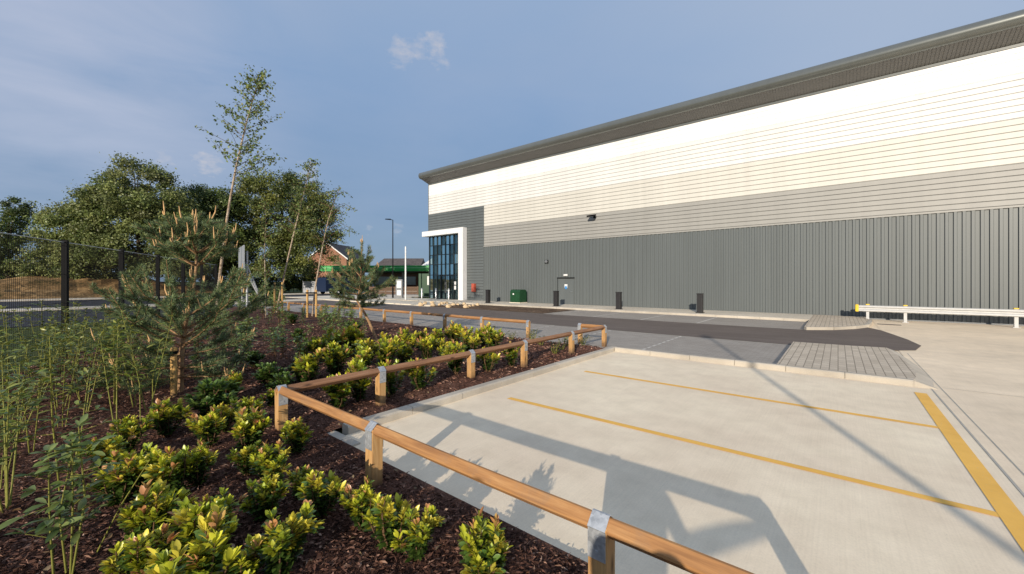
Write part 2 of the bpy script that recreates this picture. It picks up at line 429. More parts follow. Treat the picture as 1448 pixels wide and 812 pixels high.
# paving and road beyond the far kerb
MB().quad((-47, 9.46, .0), (-.95, 9.46, .0), (-.95, 13.5, .0), (-47, 13.5, .0)).build('grey_bay_paving', M['grey_blocks'], kind='structure')
MB().quad((-22, 17.62, .0), (-.95, 17.62, .0), (-.95, 21.5, .0), (-22, 21.5, .0)).build('grey_verge_paving', M['grey_blocks'], kind='structure')
tr = MB(); pts = [(-47, 13.42), (-1.0, 13.42), (.2, 13.52), (.97, 13.82), (1.52, 14.28), (1.75, 15.4), (1.62, 16.8), (1.46, 17.78), (1.2, 19.3), (.86, 20.3), (.45, 19.35), (-.2, 18.4), (-.95, 17.82), (-3, 17.7), (-47, 17.7)]
tr.poly(pts, .008); tr.build('road', M['tarmac'], kind='structure')
mw = MB()
for x0 in (-3.9, -6.3, -8.7, -11.1, -13.5):
    for k in range(9): mw.quad((x0, 10.0 + k * .38, .005), (x0 + .06, 10.0 + k * .38, .005), (x0 + .06, 10.25 + k * .38, .005), (x0, 10.25 + k * .38, .005))
for x0 in (-4.6, -7.0, -9.4, -11.8):
    mw.quad((x0, 17.8, .005), (x0 + .07, 17.8, .005), (x0 + .07, 21.4, .005), (x0, 21.4, .005))
mw.build('white_bay_markings', M['white_mark'], kind='structure')
# raised pale block corners
pb = MB()
p1 = [(-.95, 9.46), (1.0, 9.46), (1.1, 10.2), (1.08, 11.8), (.93, 13.62), (.2, 13.45), (-.85, 13.36), (-.95, 13.36)]
pb.prism(p1, -.02, .10)
pb.build('pale_block_pavement', M['pale_blocks'], kind='structure')
rp = MB(); rp.add([(1.0, 9.46, .098), (1.1, 10.2, .098), (1.08, 11.8, .098), (.93, 13.62, .098), (1.22, 9.46, .004), (1.30, 10.2, .004), (1.27, 11.8, .004), (1.12, 13.85, .004), (1.0, 9.46, -.01), (.93, 13.62, -.01)],
                  [(0, 4, 5, 1), (1, 5, 6, 2), (2, 6, 7, 3), (0, 4, 8), (3, 7, 9)]); rp.add([(.98, 9.37, .10), (1.26, 9.37, .004), (1.26, 9.46, .004), (.98, 9.46, .10), (.98, 9.37, -.01), (1.26, 9.37, -.01)], [(0, 1, 2, 3), (0, 4, 5, 1)]); rp.build('dropped_kerb', M['kerb'], kind='structure')
p2 = [(-.95, 17.86), (-.2, 18.45), (.42, 19.4), (.80, 20.36), (.95, 21.8), (1.02, 23.2), (1.02, 24.86), (-.95, 24.86)]
pb = MB(); pb.prism(p2, -.02, .10); pb.build('corner_pavement', M['pale_blocks'], kind='structure')
ck = MB()
for a, b in zip(p2[:-3], p2[1:-2]):
    d = (Vector(b) - Vector(a)); n2 = Vector((d.y, -d.x)).normalized() * .12
    ck.prism([a, (a[0] + n2.x, a[1] + n2.y), (b[0] + n2.x, b[1] + n2.y), b], -.02, .112)
ck.build('curved_kerb', M['kerb'], kind='structure')
# footway along the wall
fw = MB(); fw.box(-36, -.955, 21.62, 24.86, -.02, .10); fw.build('footway', M['footway'], kind='structure')
# plaza at the entrance and far crossing footway
MB().box(-47, -22.02, 18.3, 21.6, -.02, .05).build('entrance_pavement', M['footway'], kind='structure')
MB().box(-47, -36.01, 21.61, 60, -.02, .06).build('side_pavement', M['footway'], kind='structure')

def kerb_run(name, a, b, w=.125, z1=.10, unit_len=.915, chamfer=.02):
    a = Vector(a); b = Vector(b); d = b - a; L = d.length; n = max(1, round(L / unit_len)); o = MB()
    prof = [(-w / 2, -.05), (w / 2, -.05), (w / 2, z1 - chamfer), (w / 2 - chamfer, z1), (-w / 2 + chamfer * .4, z1), (-w / 2, z1 - chamfer * .4)]
    for i in range(n):
        dz = rnd.uniform(-.003, .003); dy = rnd.uniform(-.004, .004)
        o.extrude_x([(p[0] + dy, p[1] + dz) for p in prof], i * L / n + .004, (i + 1) * L / n - .004)
    ob = o.build(name, M['kerb'], kind='structure'); ob.location = (a.x, a.y, 0); ob.rotation_euler = (0, 0, math.atan2(d.y, d.x))
    return ob
kerb_run('bed_kerb', (-4.40, 9.52, 0), (-4.40, 2.36, 0), .14, .10)
kerb_run('far_kerb', (.98, 9.43, 0), (-4.32, 9.43, 0), .125, .105)
kerb_run('footway_kerb', (-.95, 21.555, 0), (-36, 21.555, 0), .125, .115)
MB().box(-4.62, -3.98, 2.14, 2.31, -.05, .02, .01).build('corner_kerb', M['kerb'], kind='structure')
# bare soil corner beside the footway
so = MB(); gx, gy = 40, 14
for i in range(gx):
    for k in range(gy):
        def P(i, k):
            x = -22 + i * .24; y = 17.85 + k * .255
            e = min(i, gx - i, k, gy - k)
            return (x, y, .014 + min(1, e / 3) * (.05 + .05 * mnoise.noise((x * 1.1, y * 1.1, 3))))
        so.quad(P(i, k), P(i + 1, k), P(i + 1, k + 1), P(i, k + 1))
so.build('soil', M['soil'], kind='structure')

# public road on the left, its footways, and the far bank
MB().quad((-37, -120, Z_ROAD), (-24.5, -120, Z_ROAD), (-24.5, 9.3, Z_ROAD), (-37, 9.3, Z_ROAD)).build('side_road', M['road'], kind='structure')
MB().box(-39.4, -37.0, -120, 17.9, -.03, .06).build('near_footway', M['footway'], kind='structure')
MB().quad((-56, -140, Z_ROAD + .004), (-39.42, -140, Z_ROAD + .004), (-39.42, 160, Z_ROAD + .004), (-56, 160, Z_ROAD + .004)).build('public_road', M['road'], kind='structure')
MB().box(-59, -56.0, -140, 160, -.03, .08).build('far_footway', M['footway'], kind='structure')
bk = MB(); nx, ny = 26, 90
for i in range(nx):
    for k in range(ny):
        def P(i, k):
            x = -59.02 - i * .9; y = -70 + k * 1.0
            t = min(1, i / 13); fade = min(1, max(0, (22 - y) / 12))
            return (x, y, -.01 + (2.0 * t * t * (3 - 2 * t) + (.6 * mnoise.noise((x * .25, y * .25, 0)) + .45 * mnoise.noise((x * .9, y * .9, 1))) * min(1, i / 3)) * fade)
        bk.quad(P(i, k), P(i + 1, k), P(i + 1, k + 1), P(i, k + 1))
bk.build('grass_bank_terrain', M['drygrass'], kind='structure')

# mulch bed
def fence_line_y(x): return .60 - (x + 12.58) * (1.12 / 2.32)
def in_bed(x, y):
    if y > 9.42: return False
    if x > -4.48 and y > 2.15: return False
    return y > fence_line_y(x) - .1 and x > -29
def bed_z(x, y):
    e = 1.0
    if x > -4.9 and y > 2.0: e = min(1, max(0, (-4.47 - x) / .35))
    elif x > -4.5: e = min(1, max(0, (2.16 - y) / .3))
    e = min(e, max(0, (9.45 - y) / .3))
    h = .05 * mnoise.noise((x * .9, y * .9, 0)) + .03 * mnoise.noise((x * 2.7, y * 2.7, 5)) + .012 * mnoise.noise((x * 9, y * 9, 8))
    rise = .10 * min(1, max(0, (-7.0 - x) / 8.0))
    return .03 + e * (.045 + rise + h)
def bed_grid(x0, x1, y0, y1, st, mb):
    nx = int(round((x1 - x0) / st)); ny = int(round((y1 - y0) / st)); idx = {}
    def vid(i, k):
        if (i, k) not in idx:
            x = x0 + i * st; y = y0 + k * st
            idx[(i, k)] = len(mb.v); mb.v.append((x, y, bed_z(x, y)))
        return idx[(i, k)]
    for i in range(nx):
        for k in range(ny):
            if in_bed(x0 + (i + .5) * st, y0 + (k + .5) * st):
                mb.f.append((vid(i, k), vid(i + 1, k), vid(i + 1, k + 1), vid(i, k + 1))); mb.sm.append(True)
mb = MB()
bed_grid(-8.47, 5.03, -1.5, 9.45, .09, mb)
bed_grid(-29.0, -8.47, -1.5, 9.45, .25, mb)
mb.build('mulch_bed', M['mulch'], kind='structure')
# bark chips, denser near the viewer
N_CH = 120000
d = np.exp(rng.uniform(math.log(1.3), math.log(15.0), N_CH * 2)); px = rng.uniform(-260, 1250, N_CH * 2)
u = (px - 724) / FPX; X = d * (-S_ + u * C_); Y = d * (C_ + u * S_)
keep = [i for i in range(len(X)) if in_bed(X[i], Y[i]) and not (X[i] > -4.52 and Y[i] > 2.19)][:N_CH]
X = X[keep]; Y = Y[keep]; d = d[keep]; n = len(X)
Zc = np.array([bed_z(X[i], Y[i]) for i in range(n)]) + rng.uniform(0, .016, n)
grow = np.clip(d / 4.5, 1, 1.9)
Dd = rand_dirs(n, -.45, .45); Nn = unit(rand_dirs(n, .35, 1)); ln = rng.uniform(.018, .062, n) * grow; wd = rng.uniform(.006, .017, n) * grow
Vv, Ff, li, tt = leaf_arrays(np.stack([X, Y, Zc], 1), Dd, Nn, ln, wd, .1, .1)
pal = np.array([(.024, .013, .010), (.055, .030, .022), (.10, .055, .040), (.16, .094, .068), (.26, .17, .125), (.38, .28, .21)])
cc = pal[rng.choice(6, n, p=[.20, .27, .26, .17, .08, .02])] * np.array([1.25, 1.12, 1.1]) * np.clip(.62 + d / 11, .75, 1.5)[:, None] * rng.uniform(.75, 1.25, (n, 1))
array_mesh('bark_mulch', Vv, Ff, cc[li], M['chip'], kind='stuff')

n = 420; d = np.exp(rng.uniform(math.log(1.6), math.log(9.0), n * 3)); px = rng.uniform(-50, 950, n * 3); u = (px - 724) / FPX
X = d * (-S_ + u * C_); Y = d * (C_ + u * S_); keep = [i for i in range(len(X)) if in_bed(X[i], Y[i]) and not (X[i] > -4.55 and Y[i] > 2.15)][:n]
X = X[keep]; Y = Y[keep]; n = len(X); Zc = np.array([bed_z(X[i], Y[i]) for i in range(n)]) + .02
ln = rng.uniform(.03, .065, n); Vv, Ff, li, tt = leaf_arrays(np.stack([X, Y, Zc], 1), rand_dirs(n, -.2, .3), unit(rand_dirs(n, .4, 1)), ln, ln * .5, .4, .3, rich=True)
pal = np.array([(.20, .09, .045), (.28, .17, .08), (.13, .065, .04), (.33, .24, .14)]); cc = pal[rng.integers(4, size=n)] * rng.uniform(.7, 1.2, (n, 1))
array_mesh('fallen_leaves', Vv, Ff, cc[li], M['leaf'], kind='stuff')

# ================================================================== WAREHOUSE
WY = 24.9; XL = -30.65; XR = 62.0; XD = -23.4
wh = thing('warehouse', 'long warehouse with stepped white to grey horizontal cladding above dark vertical ribbed cladding', 'building', (0, 0, 0))
def hband(name, x0, x1, z0, z1, mat, pitch=.25):
    o = MB(); n = max(1, round((z1 - z0) / pitch)); p = (z1 - z0) / n
    prof = []
    for i in range(n):
        z = z0 + i * p
        prof += [(WY + .016, z + .0), (WY + .016, z + .022), (WY - .002, z + .034), (WY + .002, z + p - .006)]
    prof.append((WY + .016, z1))
    for (ya, za), (yb, zb) in zip(prof[:-1], prof[1:]):
        o.quad((x0, ya, za), (x1, ya, za), (x1, yb, zb), (x0, yb, zb))
    ob = o.build(name, mat, wh)
    jm = M.get(mat.name + '_joint_shade') or M.setdefault(mat.name + '_joint_shade', cladding(mat.name + '_joint_shade', tuple(JF[mat.name] * c for c in JC[mat.name]), .6))
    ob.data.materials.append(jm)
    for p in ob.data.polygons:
        if p.index < 4 * n and p.index % 4 in (0, 1): p.material_index = 1  # panel joint faces take a darker copy of the colour, painting their shadow lines
    return ob
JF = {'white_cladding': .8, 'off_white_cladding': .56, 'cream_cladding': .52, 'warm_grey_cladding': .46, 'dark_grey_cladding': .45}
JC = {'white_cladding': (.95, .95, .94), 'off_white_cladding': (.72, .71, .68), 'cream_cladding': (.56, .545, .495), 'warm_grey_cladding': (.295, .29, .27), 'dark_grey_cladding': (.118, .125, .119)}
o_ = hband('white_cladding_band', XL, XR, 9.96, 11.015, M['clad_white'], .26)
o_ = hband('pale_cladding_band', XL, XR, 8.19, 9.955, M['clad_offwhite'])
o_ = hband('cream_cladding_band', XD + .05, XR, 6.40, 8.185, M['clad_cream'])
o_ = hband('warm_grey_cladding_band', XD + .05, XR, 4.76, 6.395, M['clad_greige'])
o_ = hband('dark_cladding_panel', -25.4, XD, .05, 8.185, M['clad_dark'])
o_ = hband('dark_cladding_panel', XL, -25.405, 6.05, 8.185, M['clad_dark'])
# vertical ribbed cladding
o = MB(); pitch = .25; n = int((XR - XD - .05) / pitch); prof = []
for i in range(n):
    x = XD + .05 + i * pitch
    prof += [(x, WY + .018), (x + .118, WY + .018), (x + .140, WY - .034), (x + .228, WY - .034)]
prof.append((XD + .05 + n * pitch, WY + .018))
DX0, DX1 = -15.90, -14.60
for (xa, ya), (xb, yb) in zip(prof[:-1], prof[1:]):
    zb = 2.02 if (xb > DX0 and xa < DX1) else .05
    o.quad((xa, ya, zb), (xb, yb, zb), (xb, yb, 4.68), (xa, ya, 4.68))
o.build('ribbed_cladding', M['clad_dark'], wh)
tm = MB(); tm.box(XD + .05, XR, WY - .055, WY + .03, 4.68, 4.757); tm.build('flashing_strip', M['clad_greige'], wh)
tm = MB(); tm.box(XD, XD + .048, WY - .03, WY + .03, .05, 8.186); tm.build('corner_trim', M['clad_dark'], wh); tm = MB(); tm.box(XL - .06, XL - .002, WY - .02, WY + .05, 6.1, 11.10); tm.build('corner_trim', M['clad_dark'], wh)
tm = MB(); tm.box(-25.4, XR, WY - .02, WY + .05, .0, .048); tm.build('plinth', M['grey_paint'], wh)
# body behind the cladding, end wall, roof
bd = MB()
bd.box(XL + .02, XR, WY + .4, 75, 0, 11.2)
bd.build('end_wall', M['clad_dark'], wh)
bd = MB()
bd.quad((XL + .0, WY + .02, 6.05), (XL, WY + .4, 6.05), (XL, WY + .4, 11.10), (XL, WY + .02, 11.10)); bd.build('corner_wall', M['clad_white'], wh)
x0, x1 = XL - .06, XR + 1; EY = 23.97
prof = [(EY + .02, 11.435)]
for k in range(13):
    a = R(-90 - 180 * k / 12)
    prof.append((EY - .02 + .24 * math.cos(a), 11.73 + .295 * math.sin(a)))
prof.append((EY + .35, 12.06))
ev = MB(); ev.extrude_x(prof + [(EY + .35, 11.7), (EY + .04, 11.56)], x0, x1, True); ev.build('curved_eave', M['eave_metal'], wh)
rf = MB()
rf.add([(x0, EY + .3, 12.05), (x1, EY + .3, 12.05), (x1, 52, 14.6), (x0, 52, 14.6), (x1, 80, 12.0), (x0, 80, 12.0)], [(0, 1, 2, 3), (3, 2, 4, 5)])
rf.add([(x0 + .01, EY + .05, 11.50), (x0 + .01, 24.9, 11.14), (x0 + .01, 80, 11.14), (x0 + .01, 80, 12.0), (x0 + .01, 52, 14.55), (x0 + .01, EY + .05, 12.0)], [(0, 1, 2, 3, 4, 5)])
rf.build('roof', M['roof_metal'], wh)
sf = MB(); n = int((x1 - x0) / .125)
def so_z(y): return 11.445 - (y - EY) * .34
for i in range(n):
    xa = x0 + .02 + i * .125
    for (xb, xc, dz) in ((xa, xa + .1, 0), (xa + .1, xa + .125, .012)):
        sf.quad((xb, EY + .03, so_z(EY) + dz), (xc, EY + .03, so_z(EY) + dz), (xc, 24.88, so_z(24.88) + dz), (xb, 24.88, so_z(24.88) + dz))
    sf.quad((xa + .1, EY + .03, so_z(EY)), (xa + .1, 24.88, so_z(24.88)), (xa + .1, 24.88, so_z(24.88) + .012), (xa + .1, EY + .03, so_z(EY) + .012))
sf.build('soffit', M['soffit'], wh)
tm = MB(); tm.box(XL, XR, WY - .03, WY + .05, 11.02, 11.13); tm.build('flashing_strip', M['clad_dark'], wh)
# service door
dr = MB(); dr.box(DX0 + .05, DX1 - .05, WY - .012, WY + .05, .10, 1.96); door = dr.build('service_door', M['clad_dark'], wh)
df = MB(); df.box(DX0 - .02, DX0 + .045, WY - .03, WY + .05, .05, 2.0); df.build('door_jamb', M['clad_dark'], door); df = MB(); df.box(DX1 - .045, DX1 + .02, WY - .03, WY + .05, .05, 2.0); df.build('door_jamb', M['clad_dark'], door)
df = MB(); df.box(DX0 - .06, DX1 + .06, WY - .09, WY + .03, 1.965, 2.035); df.build('drip_canopy', M['black_metal'], door)
hd = MB(); hd.box(DX1 - .24, DX1 - .10, WY - .06, WY - .014, .98, 1.02, .008); hd.build('handle', M['steel'], door)
sg = MB(); sg.box(-15.36, -15.12, WY - .018, WY - .013, 1.30, 1.54); sg.build('notice', M['white_plain'], door)
sg = MB(); sg.box(-15.33, -15.15, WY - .024, WY - .019, 1.20, 1.40); sg.build('notice', M['sign_blue'], door)
lt = MB(); lt.box(-15.40, -15.08, WY - .10, WY - .03, 2.14, 2.27, .015); lt.build('door_light', M['white_plain'], wh)
# glazed entrance
GX0, GX1, GZ = -30.6, -26.02, 6.02
cw = MB()
vx = [GX0 + i * (GX1 - GX0) / 8 for i in range(9)]
hz = [.12, 2.35, 3.35, 4.25, 5.15, GZ]
for x in vx: cw.box(x - .03, x + .03, WY + .0, WY + .16, .12, GZ)
for z in hz: cw.box(GX0, GX1, WY + .006, WY + .15, z - .03, z + .03)
cw.box(GX0 - .02, GX1 + .05, WY + .01, WY + .15, .0, .088)
ent = cw.build('curtain_wall', M['alu_dark'], wh)
for i in range(8):
    for k in range(5):
        pz = MB(); pz.quad((vx[i] + .031, WY + .08, hz[k] + .031), (vx[i + 1] - .031, WY + .08, hz[k] + .031), (vx[i + 1] - .031, WY + .08 + rnd.uniform(-.0015, .0015), hz[k + 1] - .031), (vx[i] + .031, WY + .08 + rnd.uniform(-.0015, .0015), hz[k + 1] - .031))
        pz.build('glass_pane', M['glass'] if k != 1 else M['glass'], ent)
inn = MB(); inn.box(GX0 + .02, -26.1, WY + .3, WY + .39, .1, .7); inn.box(GX0 + .1, GX1, WY + .2, WY + .38, 2.5, 3.2); inn.build('interior_floor_edge', M['inside_grey'], ent)
en = MB(); en.box(-28.95, -28.9, WY - .035, WY + .0, .12, 2.3); en.box(-28.15, -28.1, WY - .035, WY + .0, .12, 2.3); en.box(-27.35, -27.3, WY - .035, WY + .0, .12, 2.3); en.box(-28.95, -27.3, WY - .035, WY + .0, 2.27, 2.34); en.build('entrance_door_frame', M['alu_dark'], ent)
eh = MB(); eh.tube([(-28.2, WY - .07, .7), (-28.2, WY - .07, 1.7)], .018, 6); eh.tube([(-28.05, WY - .07, .7), (-28.05, WY - .07, 1.7)], .018, 6); eh.build('door_handle', M['steel'], ent)
nt = MB(); nt.box(-27.15, -26.9, WY + .068, WY + .075, 1.0, 1.35); nt.box(-27.15, -26.9, WY + .068, WY + .075, 1.45, 1.75); nt.build('notice', M['white_plain'], ent)
# white portal frame round the entrance
pf = MB()
pf.prism([(-26.0, 24.4), (-25.41, 24.4), (-25.41, 24.886), (-26.0, 24.886)], .0, 6.5)
pf.box(-31.05, -26.002, 24.4, 24.886, 6.04, 6.5)
pf.box(-31.05, -30.72, 24.888, 26.5, 6.04, 6.5)
pf.build('portal_frame', M['white_frame'], wh)

# wall-mounted things
def wall_thing(name, label, cat, x, z): return thing(name, label, cat, (x, WY - .036, z))
t = wall_thing('floodlight', 'small black floodlight on an arm high on the warm grey cladding', 'floodlight', -12.95, 6.2)
a = MB(); a.box(-.08, .08, -.03, .02, -.12, .12, .01); a.build('bracket', M['black_metal'], t)
a = MB(); a.tube([(0, -.03, .0), (0, -.35, .06)], .025, 8); a.build('arm', M['black_metal'], t)
a = MB(); a.add([(-.26, -.28, .0), (.26, -.28, .0), (.26, -.62, -.10), (-.26, -.62, -.10), (-.26, -.26, .10), (.26, -.26, .10), (.26, -.66, .0), (-.26, -.66, .0)], [(0, 3, 2, 1), (4, 5, 6, 7), (0, 1, 5, 4), (1, 2, 6, 5), (2, 3, 7, 6), (3, 0, 4, 7)]); a.build('lamp_housing', M['black_metal'], t)
t = wall_thing('wall_light', 'small dark bulkhead light on the dark ribbed wall above the green cabinet', 'wall light', -16.9, 3.22)
a = MB(); a.box(-.15, .15, -.06, .0, -.13, .13, .02); a.build('back_plate', M['black_metal'], t)
a = MB(); a.tube([(0, -.06, 0), (0, -.13, 0), (0, -.17, 0)], [.12, .115, .06], 14); a.build('lens', M['grey_paint'], t)
t = wall_thing('fire_inlet_cabinet', 'red cabinet mounted on the dark wall right of the white entrance frame', 'cabinet', -24.45, 1.2)
a = MB(); a.box(-.17, .17, -.22, .02, -.36, .36, .02); a.build('cabinet_body', M['red'], t)
a = MB(); a.box(-.13, .13, -.232, -.222, -.33, .33, .004); a.build('door', M['red'], t)
a = MB(); a.box(.08, .1, -.25, -.234, -.05, .05); a.build('handle', M['steel'], t)

# ================================================================== BOLLARDS, CABINET, BARRIER
def square_post(x, y, label):
    t = thing('bollard', label, 'bollard', (x, y, .10), 0, 'dark square bollards along the warehouse wall')
    a = MB(); a.box(-.135, .135, -.135, .135, .0, .97, .012); a.build('post', M['bollard'], t)
    a = MB(); a.box(-.15, .15, -.15, .15, .97, 1.02, .012); a.build('cap', M['bollard'], t)
    a = MB(); a.box(-.19, .19, -.19, .19, .0, .018, .004); a.build('base_plate', M['black_metal'], t)
    return t
def xon(px, y):
    u = (px - 724) / FPX; return y * (-S_ + u * C_) / (C_ + u * S_)
square_post(xon(690, 22.5), 22.5, 'dark square bollard nearest the entrance, left of the green cabinet')
square_post(xon(786.5, 22.5), 22.5, 'dark square bollard standing just left of the grey service door')
square_post(xon(875, 22.5), 22.5, 'dark square bollard right of the service door, third from the entrance')
square_post(xon(990, 22.5), 22.5, 'dark square bollard farthest right, nearest the white crash barrier')
t = thing('utility_cabinet', 'dark green utility cabinet with rounded top against the ribbed wall', 'cabinet', (xon(733, 24.2), 24.2, .10), 0)
a = MB(); a.extrude_x([(-.42, .06), (.42, .06), (.42, .86), (.36, .97), (.22, 1.02), (-.22, 1.02), (-.36, .97), (-.42, .86)], -.47, .47); a.build('cabinet_body', M['green_cab'], t)
a = MB(); a.box(-.51, .51, -.46, .46, .0, .055); a.build('plinth', M['footway'], t)
a = MB(); a.box(-.43, -.01, -.435, -.424, .12, .84); a.build('door', M['green_cab'], t); a = MB(); a.box(.01, .43, -.435, -.424, .12, .84); a.build('door', M['green_cab'], t)
a = MB(); a.box(-.20, -.08, -.445, -.438, .62, .74); a.build('warning_plate', M['white_plain'], t)
# crash barrier
t = thing('crash_barrier', 'white double beam crash barrier with yellow end cap in front of the ribbed wall', 'barrier', (0, 23.72, 0))
BX = [1.02, 2.22, 5.22, 8.22, 11.22, 14.2]
def wbeam(x0, x1, zc, mat, parent):
    a = MB(); pr = [(-.02, -.14), (-.085, -.115), (-.085, -.06), (-.01, -.02), (-.01, .02), (-.085, .06), (-.085, .115), (-.02, .14)]
    pr = pr + [(p[0] + .006, p[1]) for p in reversed(pr)]
    a.extrude_x([(p[0], p[1] + zc) for p in pr], x0, x1); return a.build('beam', mat, parent)
wbeam(.72, 14.5, .55, M['barrier_white'], t)
for x in BX:
    a = MB(); a.box(x - .05, x + .05, .0, .10, .0, .70); a.box(x - .1, x + .1, -.06, .16, .0, .015); p = a.build('post', M['barrier_white'], t)
    a = MB(); a.box(x - .065, x + .065, -.012, .112,   .702, .745, .012); a.build('post_cap', M['barrier_yellow'], p)
a = MB(); a.box(.60, .716, -.10, .04, .40, .72, .03); a.build('end_cap', M['barrier_yellow'], t)
# drain cover near the barrier
MB().box(1.25, 1.95, 22.0, 22.35, .002, .006).build('drain_cover_marking', M['tarmac'], kind='structure')

# entrance: slim stainless bollards, white pole, panels
for k, (px, Y, lab) in enumerate(((596.5, 24.2, 'slim stainless bollard left of the glazed entrance corner, outermost of three'), (616.5, 23.95, 'slim stainless bollard in front of the glazing, middle of three by the entrance'), (634.5, 23.75, 'slim stainless bollard in front of the entrance doors, nearest the white frame leg'))):
    t = thing('steel_bollard', lab, 'bollard', (xon(px, Y), Y, .09), 0, 'stainless bollards at the entrance')
    a = MB(); a.tube([(0, 0, 0), (0, 0, 1.0), (0, 0, 1.03)], [.085, .085, .06], 12); a.build('post', M['steel'], t)
    a = MB(); a.tube([(0, 0, .8), (0, 0, .88)], .087, 12); a.build('band', M['white_plain'], t)
p = on_ray(573.5, 36)
t = thing('white_pole', 'tall slim white pole left of the glazed entrance', 'pole', (p.x, p.y, .05))
a = MB(); a.tube([(0, 0, 0), (0, 0, 4.8), (0, 0, 4.85)], [.075, .06, .02], 10); a.build('shaft', M['white_plain'], t)
a = MB(); a.tube([(0, 0, 0), (0, 0, .05)], .16, 12); a.build('base', M['steel'], t)
p = on_ray(565, 40)
t = thing('pay_machine', 'white-fronted upright parking machine beside the white pole', 'machine', (p.x, p.y, .06), TH)
a = MB(); a.box(-.35, .35, -.2, .2, 0, 1.9, .06); a.build('housing', M['grey_paint'], t)
a = MB(); a.box(-.22, .22, -.215, -.203, 1.05, 1.75, .004); a.build('screen', M['white_plain'], t)
a = MB(); a.box(-.2, .2, -.215, -.203, .3, .8, .004); a.build('front_panel', M['white_plain'], t)
p = on_ray(603, 46)
t = thing('green_kiosk', 'dark green roadside cabinet left of the glazed entrance corner', 'cabinet', (p.x, p.y, .04), TH)
a = MB(); a.box(-.8, .8, -.5, .5, 0, 2.6, .04); a.build('body', M['green_cab'], t)
a = MB(); a.box(.2, .55, -.52, -.503, 1.3, 2.3, .004); a.build('notice', M['white_plain'], t)

# rubble stones on the soil corner
for k in range(16):
    px = 592 + k * 5.6 + rnd.uniform(-3, 3); Y = 18.1 + (k % 4) * .7 + rnd.uniform(-.2, .2); s = rnd.uniform(.10, .17)
    bm = bmesh.new(); bmesh.ops.create_icosphere(bm, subdivisions=2, radius=1)
    for v in bm.verts: v.co *= 1 + .35 * mnoise.noise(v.co * 1.3 + Vector((k * 3.1, 0, 0)))
    me = bpy.data.meshes.new('stone'); bm.to_mesh(me); bm.free(); me.materials.append(M['rubble'])
    o = bpy.data.objects.new('stone', me); COL.objects.link(o); o.location = (xon(px, Y), Y, .10); o.scale = (s * 1.3, s, s * .9); o.rotation_euler = (0, 0, rnd.uniform(0, 6))
    tag(o, 'pale sandy stone lying on the bare soil in front of the entrance', 'stone', 'pale stones on the bare soil by the entrance')

# ================================================================== KNEE RAIL FENCES
SEC = .080; RZ = .488; H_ = SEC / math.sqrt(2)
def post_mesh(top=RZ):
    w = .051; a = MB()
    pr = [(-w, -.08), (w, -.08), (w, top + .012), (w - .004, top + .016), (.0, top - H_ + .004), (-w + .004, top + .016), (-w, top + .012)]
    n = len(pr); c = .004
    vs = []
    for x, ins in ((-w, c), (-w + c, 0), (w - c, 0), (w, c)):
        for (y, z) in pr: vs.append((x, y * (1 - ins / w), z))
    fs = [tuple(range(n - 1, -1, -1)), tuple(range(3 * n, 4 * n))]
    for s in range(3):
        for i in range(n): fs.append((s * n + i, s * n + (i + 1) % n, (s + 1) * n + (i + 1) % n, (s + 1) * n + i))
    return a.add(vs, fs)
def strap_mesh(top=RZ):
    a = MB(); w = .048; T = .0035
    path = [(-.0525, top - .15), (-.0525, top - .005), (-H_ - .004, top + .004), (-.006, top + H_ + .002), (.006, top + H_ + .002), (H_ + .004, top + .004), (.0525, top - .005), (.0525, top - .15)]
    outer = []
    for i, (y, z) in enumerate(path):
        n = Vector((y, z - top + .05)).normalized() * T; outer.append((y + (T if y > 0 else -T) if i in (0, 1, 6, 7) else y + n.x, z if i in (0, 7) else z + n.y))
    pr = path + outer[::-1]
    for (i, k) in zip(range(len(path) - 1), range(1, len(path))):
        q = [path[i], path[k], outer[k], outer[i]]
        a.extrude_x(q, -w, w)
    for s in (-1, 1):
        for zz in (top - .04, top - .11):
            a.tube([(0, s * .0555, zz), (0, s * .060, zz)], .009, 6)
    return a
def rail_mesh(L):
    a = MB(); h = H_; c = .007
    pr = [(-c, h - c), (c, h - c), (h - c, c), (h - c, -c), (c, -h + c), (-c, -h + c), (-h + c, -c), (-h + c, c)]
    n = 14; vs = []; m = len(pr)
    ph = rnd.uniform(0, 9)
    for i in range(n + 1):
        x = L * i / n; dy = .0035 * math.sin(ph + 2.2 * x); dz = .003 * math.sin(ph * 2 + 1.7 * x)
        if i == 0: x = .0015
        if i == n: x = L - .0015
        for (y, z) in pr: vs.append((x, y + dy * (0 < i < n), z + dz * (0 < i < n)))
    fs = [tuple(range(m - 1, -1, -1)), tuple(range(n * m, n * m + m))]
    for s in range(n):
        for i in range(m): fs.append((s * m + i, s * m + (i + 1) % m, (s + 1) * m + (i + 1) % m, (s + 1) * m + i))
    return a.add(vs, fs)
def add_post(t, x, y, ang, z=.03):
    p = post_mesh().build('post', M['post_wood'], t); p.location = (x, y, z); p.rotation_euler = (R(rnd.uniform(-.7, .7)), R(rnd.uniform(-.7, .7)), ang)
    s = strap_mesh().build('strap', M['galv'], p)
    return p
def add_rail(t, a, b, mat='rail_wood', z=.03 + RZ, ext=(0, 0)):
    d = Vector(b) - Vector(a); u_ = d.normalized(); a2 = Vector(a) - u_ * ext[0]; L = d.length + ext[0] + ext[1]
    r = rail_mesh(L).build('rail', M[mat], t); r.location = (a2.x, a2.y, z); r.rotation_euler = (0, 0, math.atan2(d.y, d.x)); return r
kf = thing('knee_rail_fence', 'low timber knee rail fence with galvanised straps, cornering round the planting bed beside the bays', 'fence', (0, 0, 0), 0)
RX, RY = -4.87, 1.86
nx_ = [RX, -3.0, -.93, .27]
for x in nx_[1:]: add_post(kf, x, RY, 0)
for i in range(3):
    add_rail(kf, (nx_[i], RY), (nx_[i + 1], RY), 'rail_wood', ext=(.07 if i == 0 else 0, .05 if i == 2 else 0))
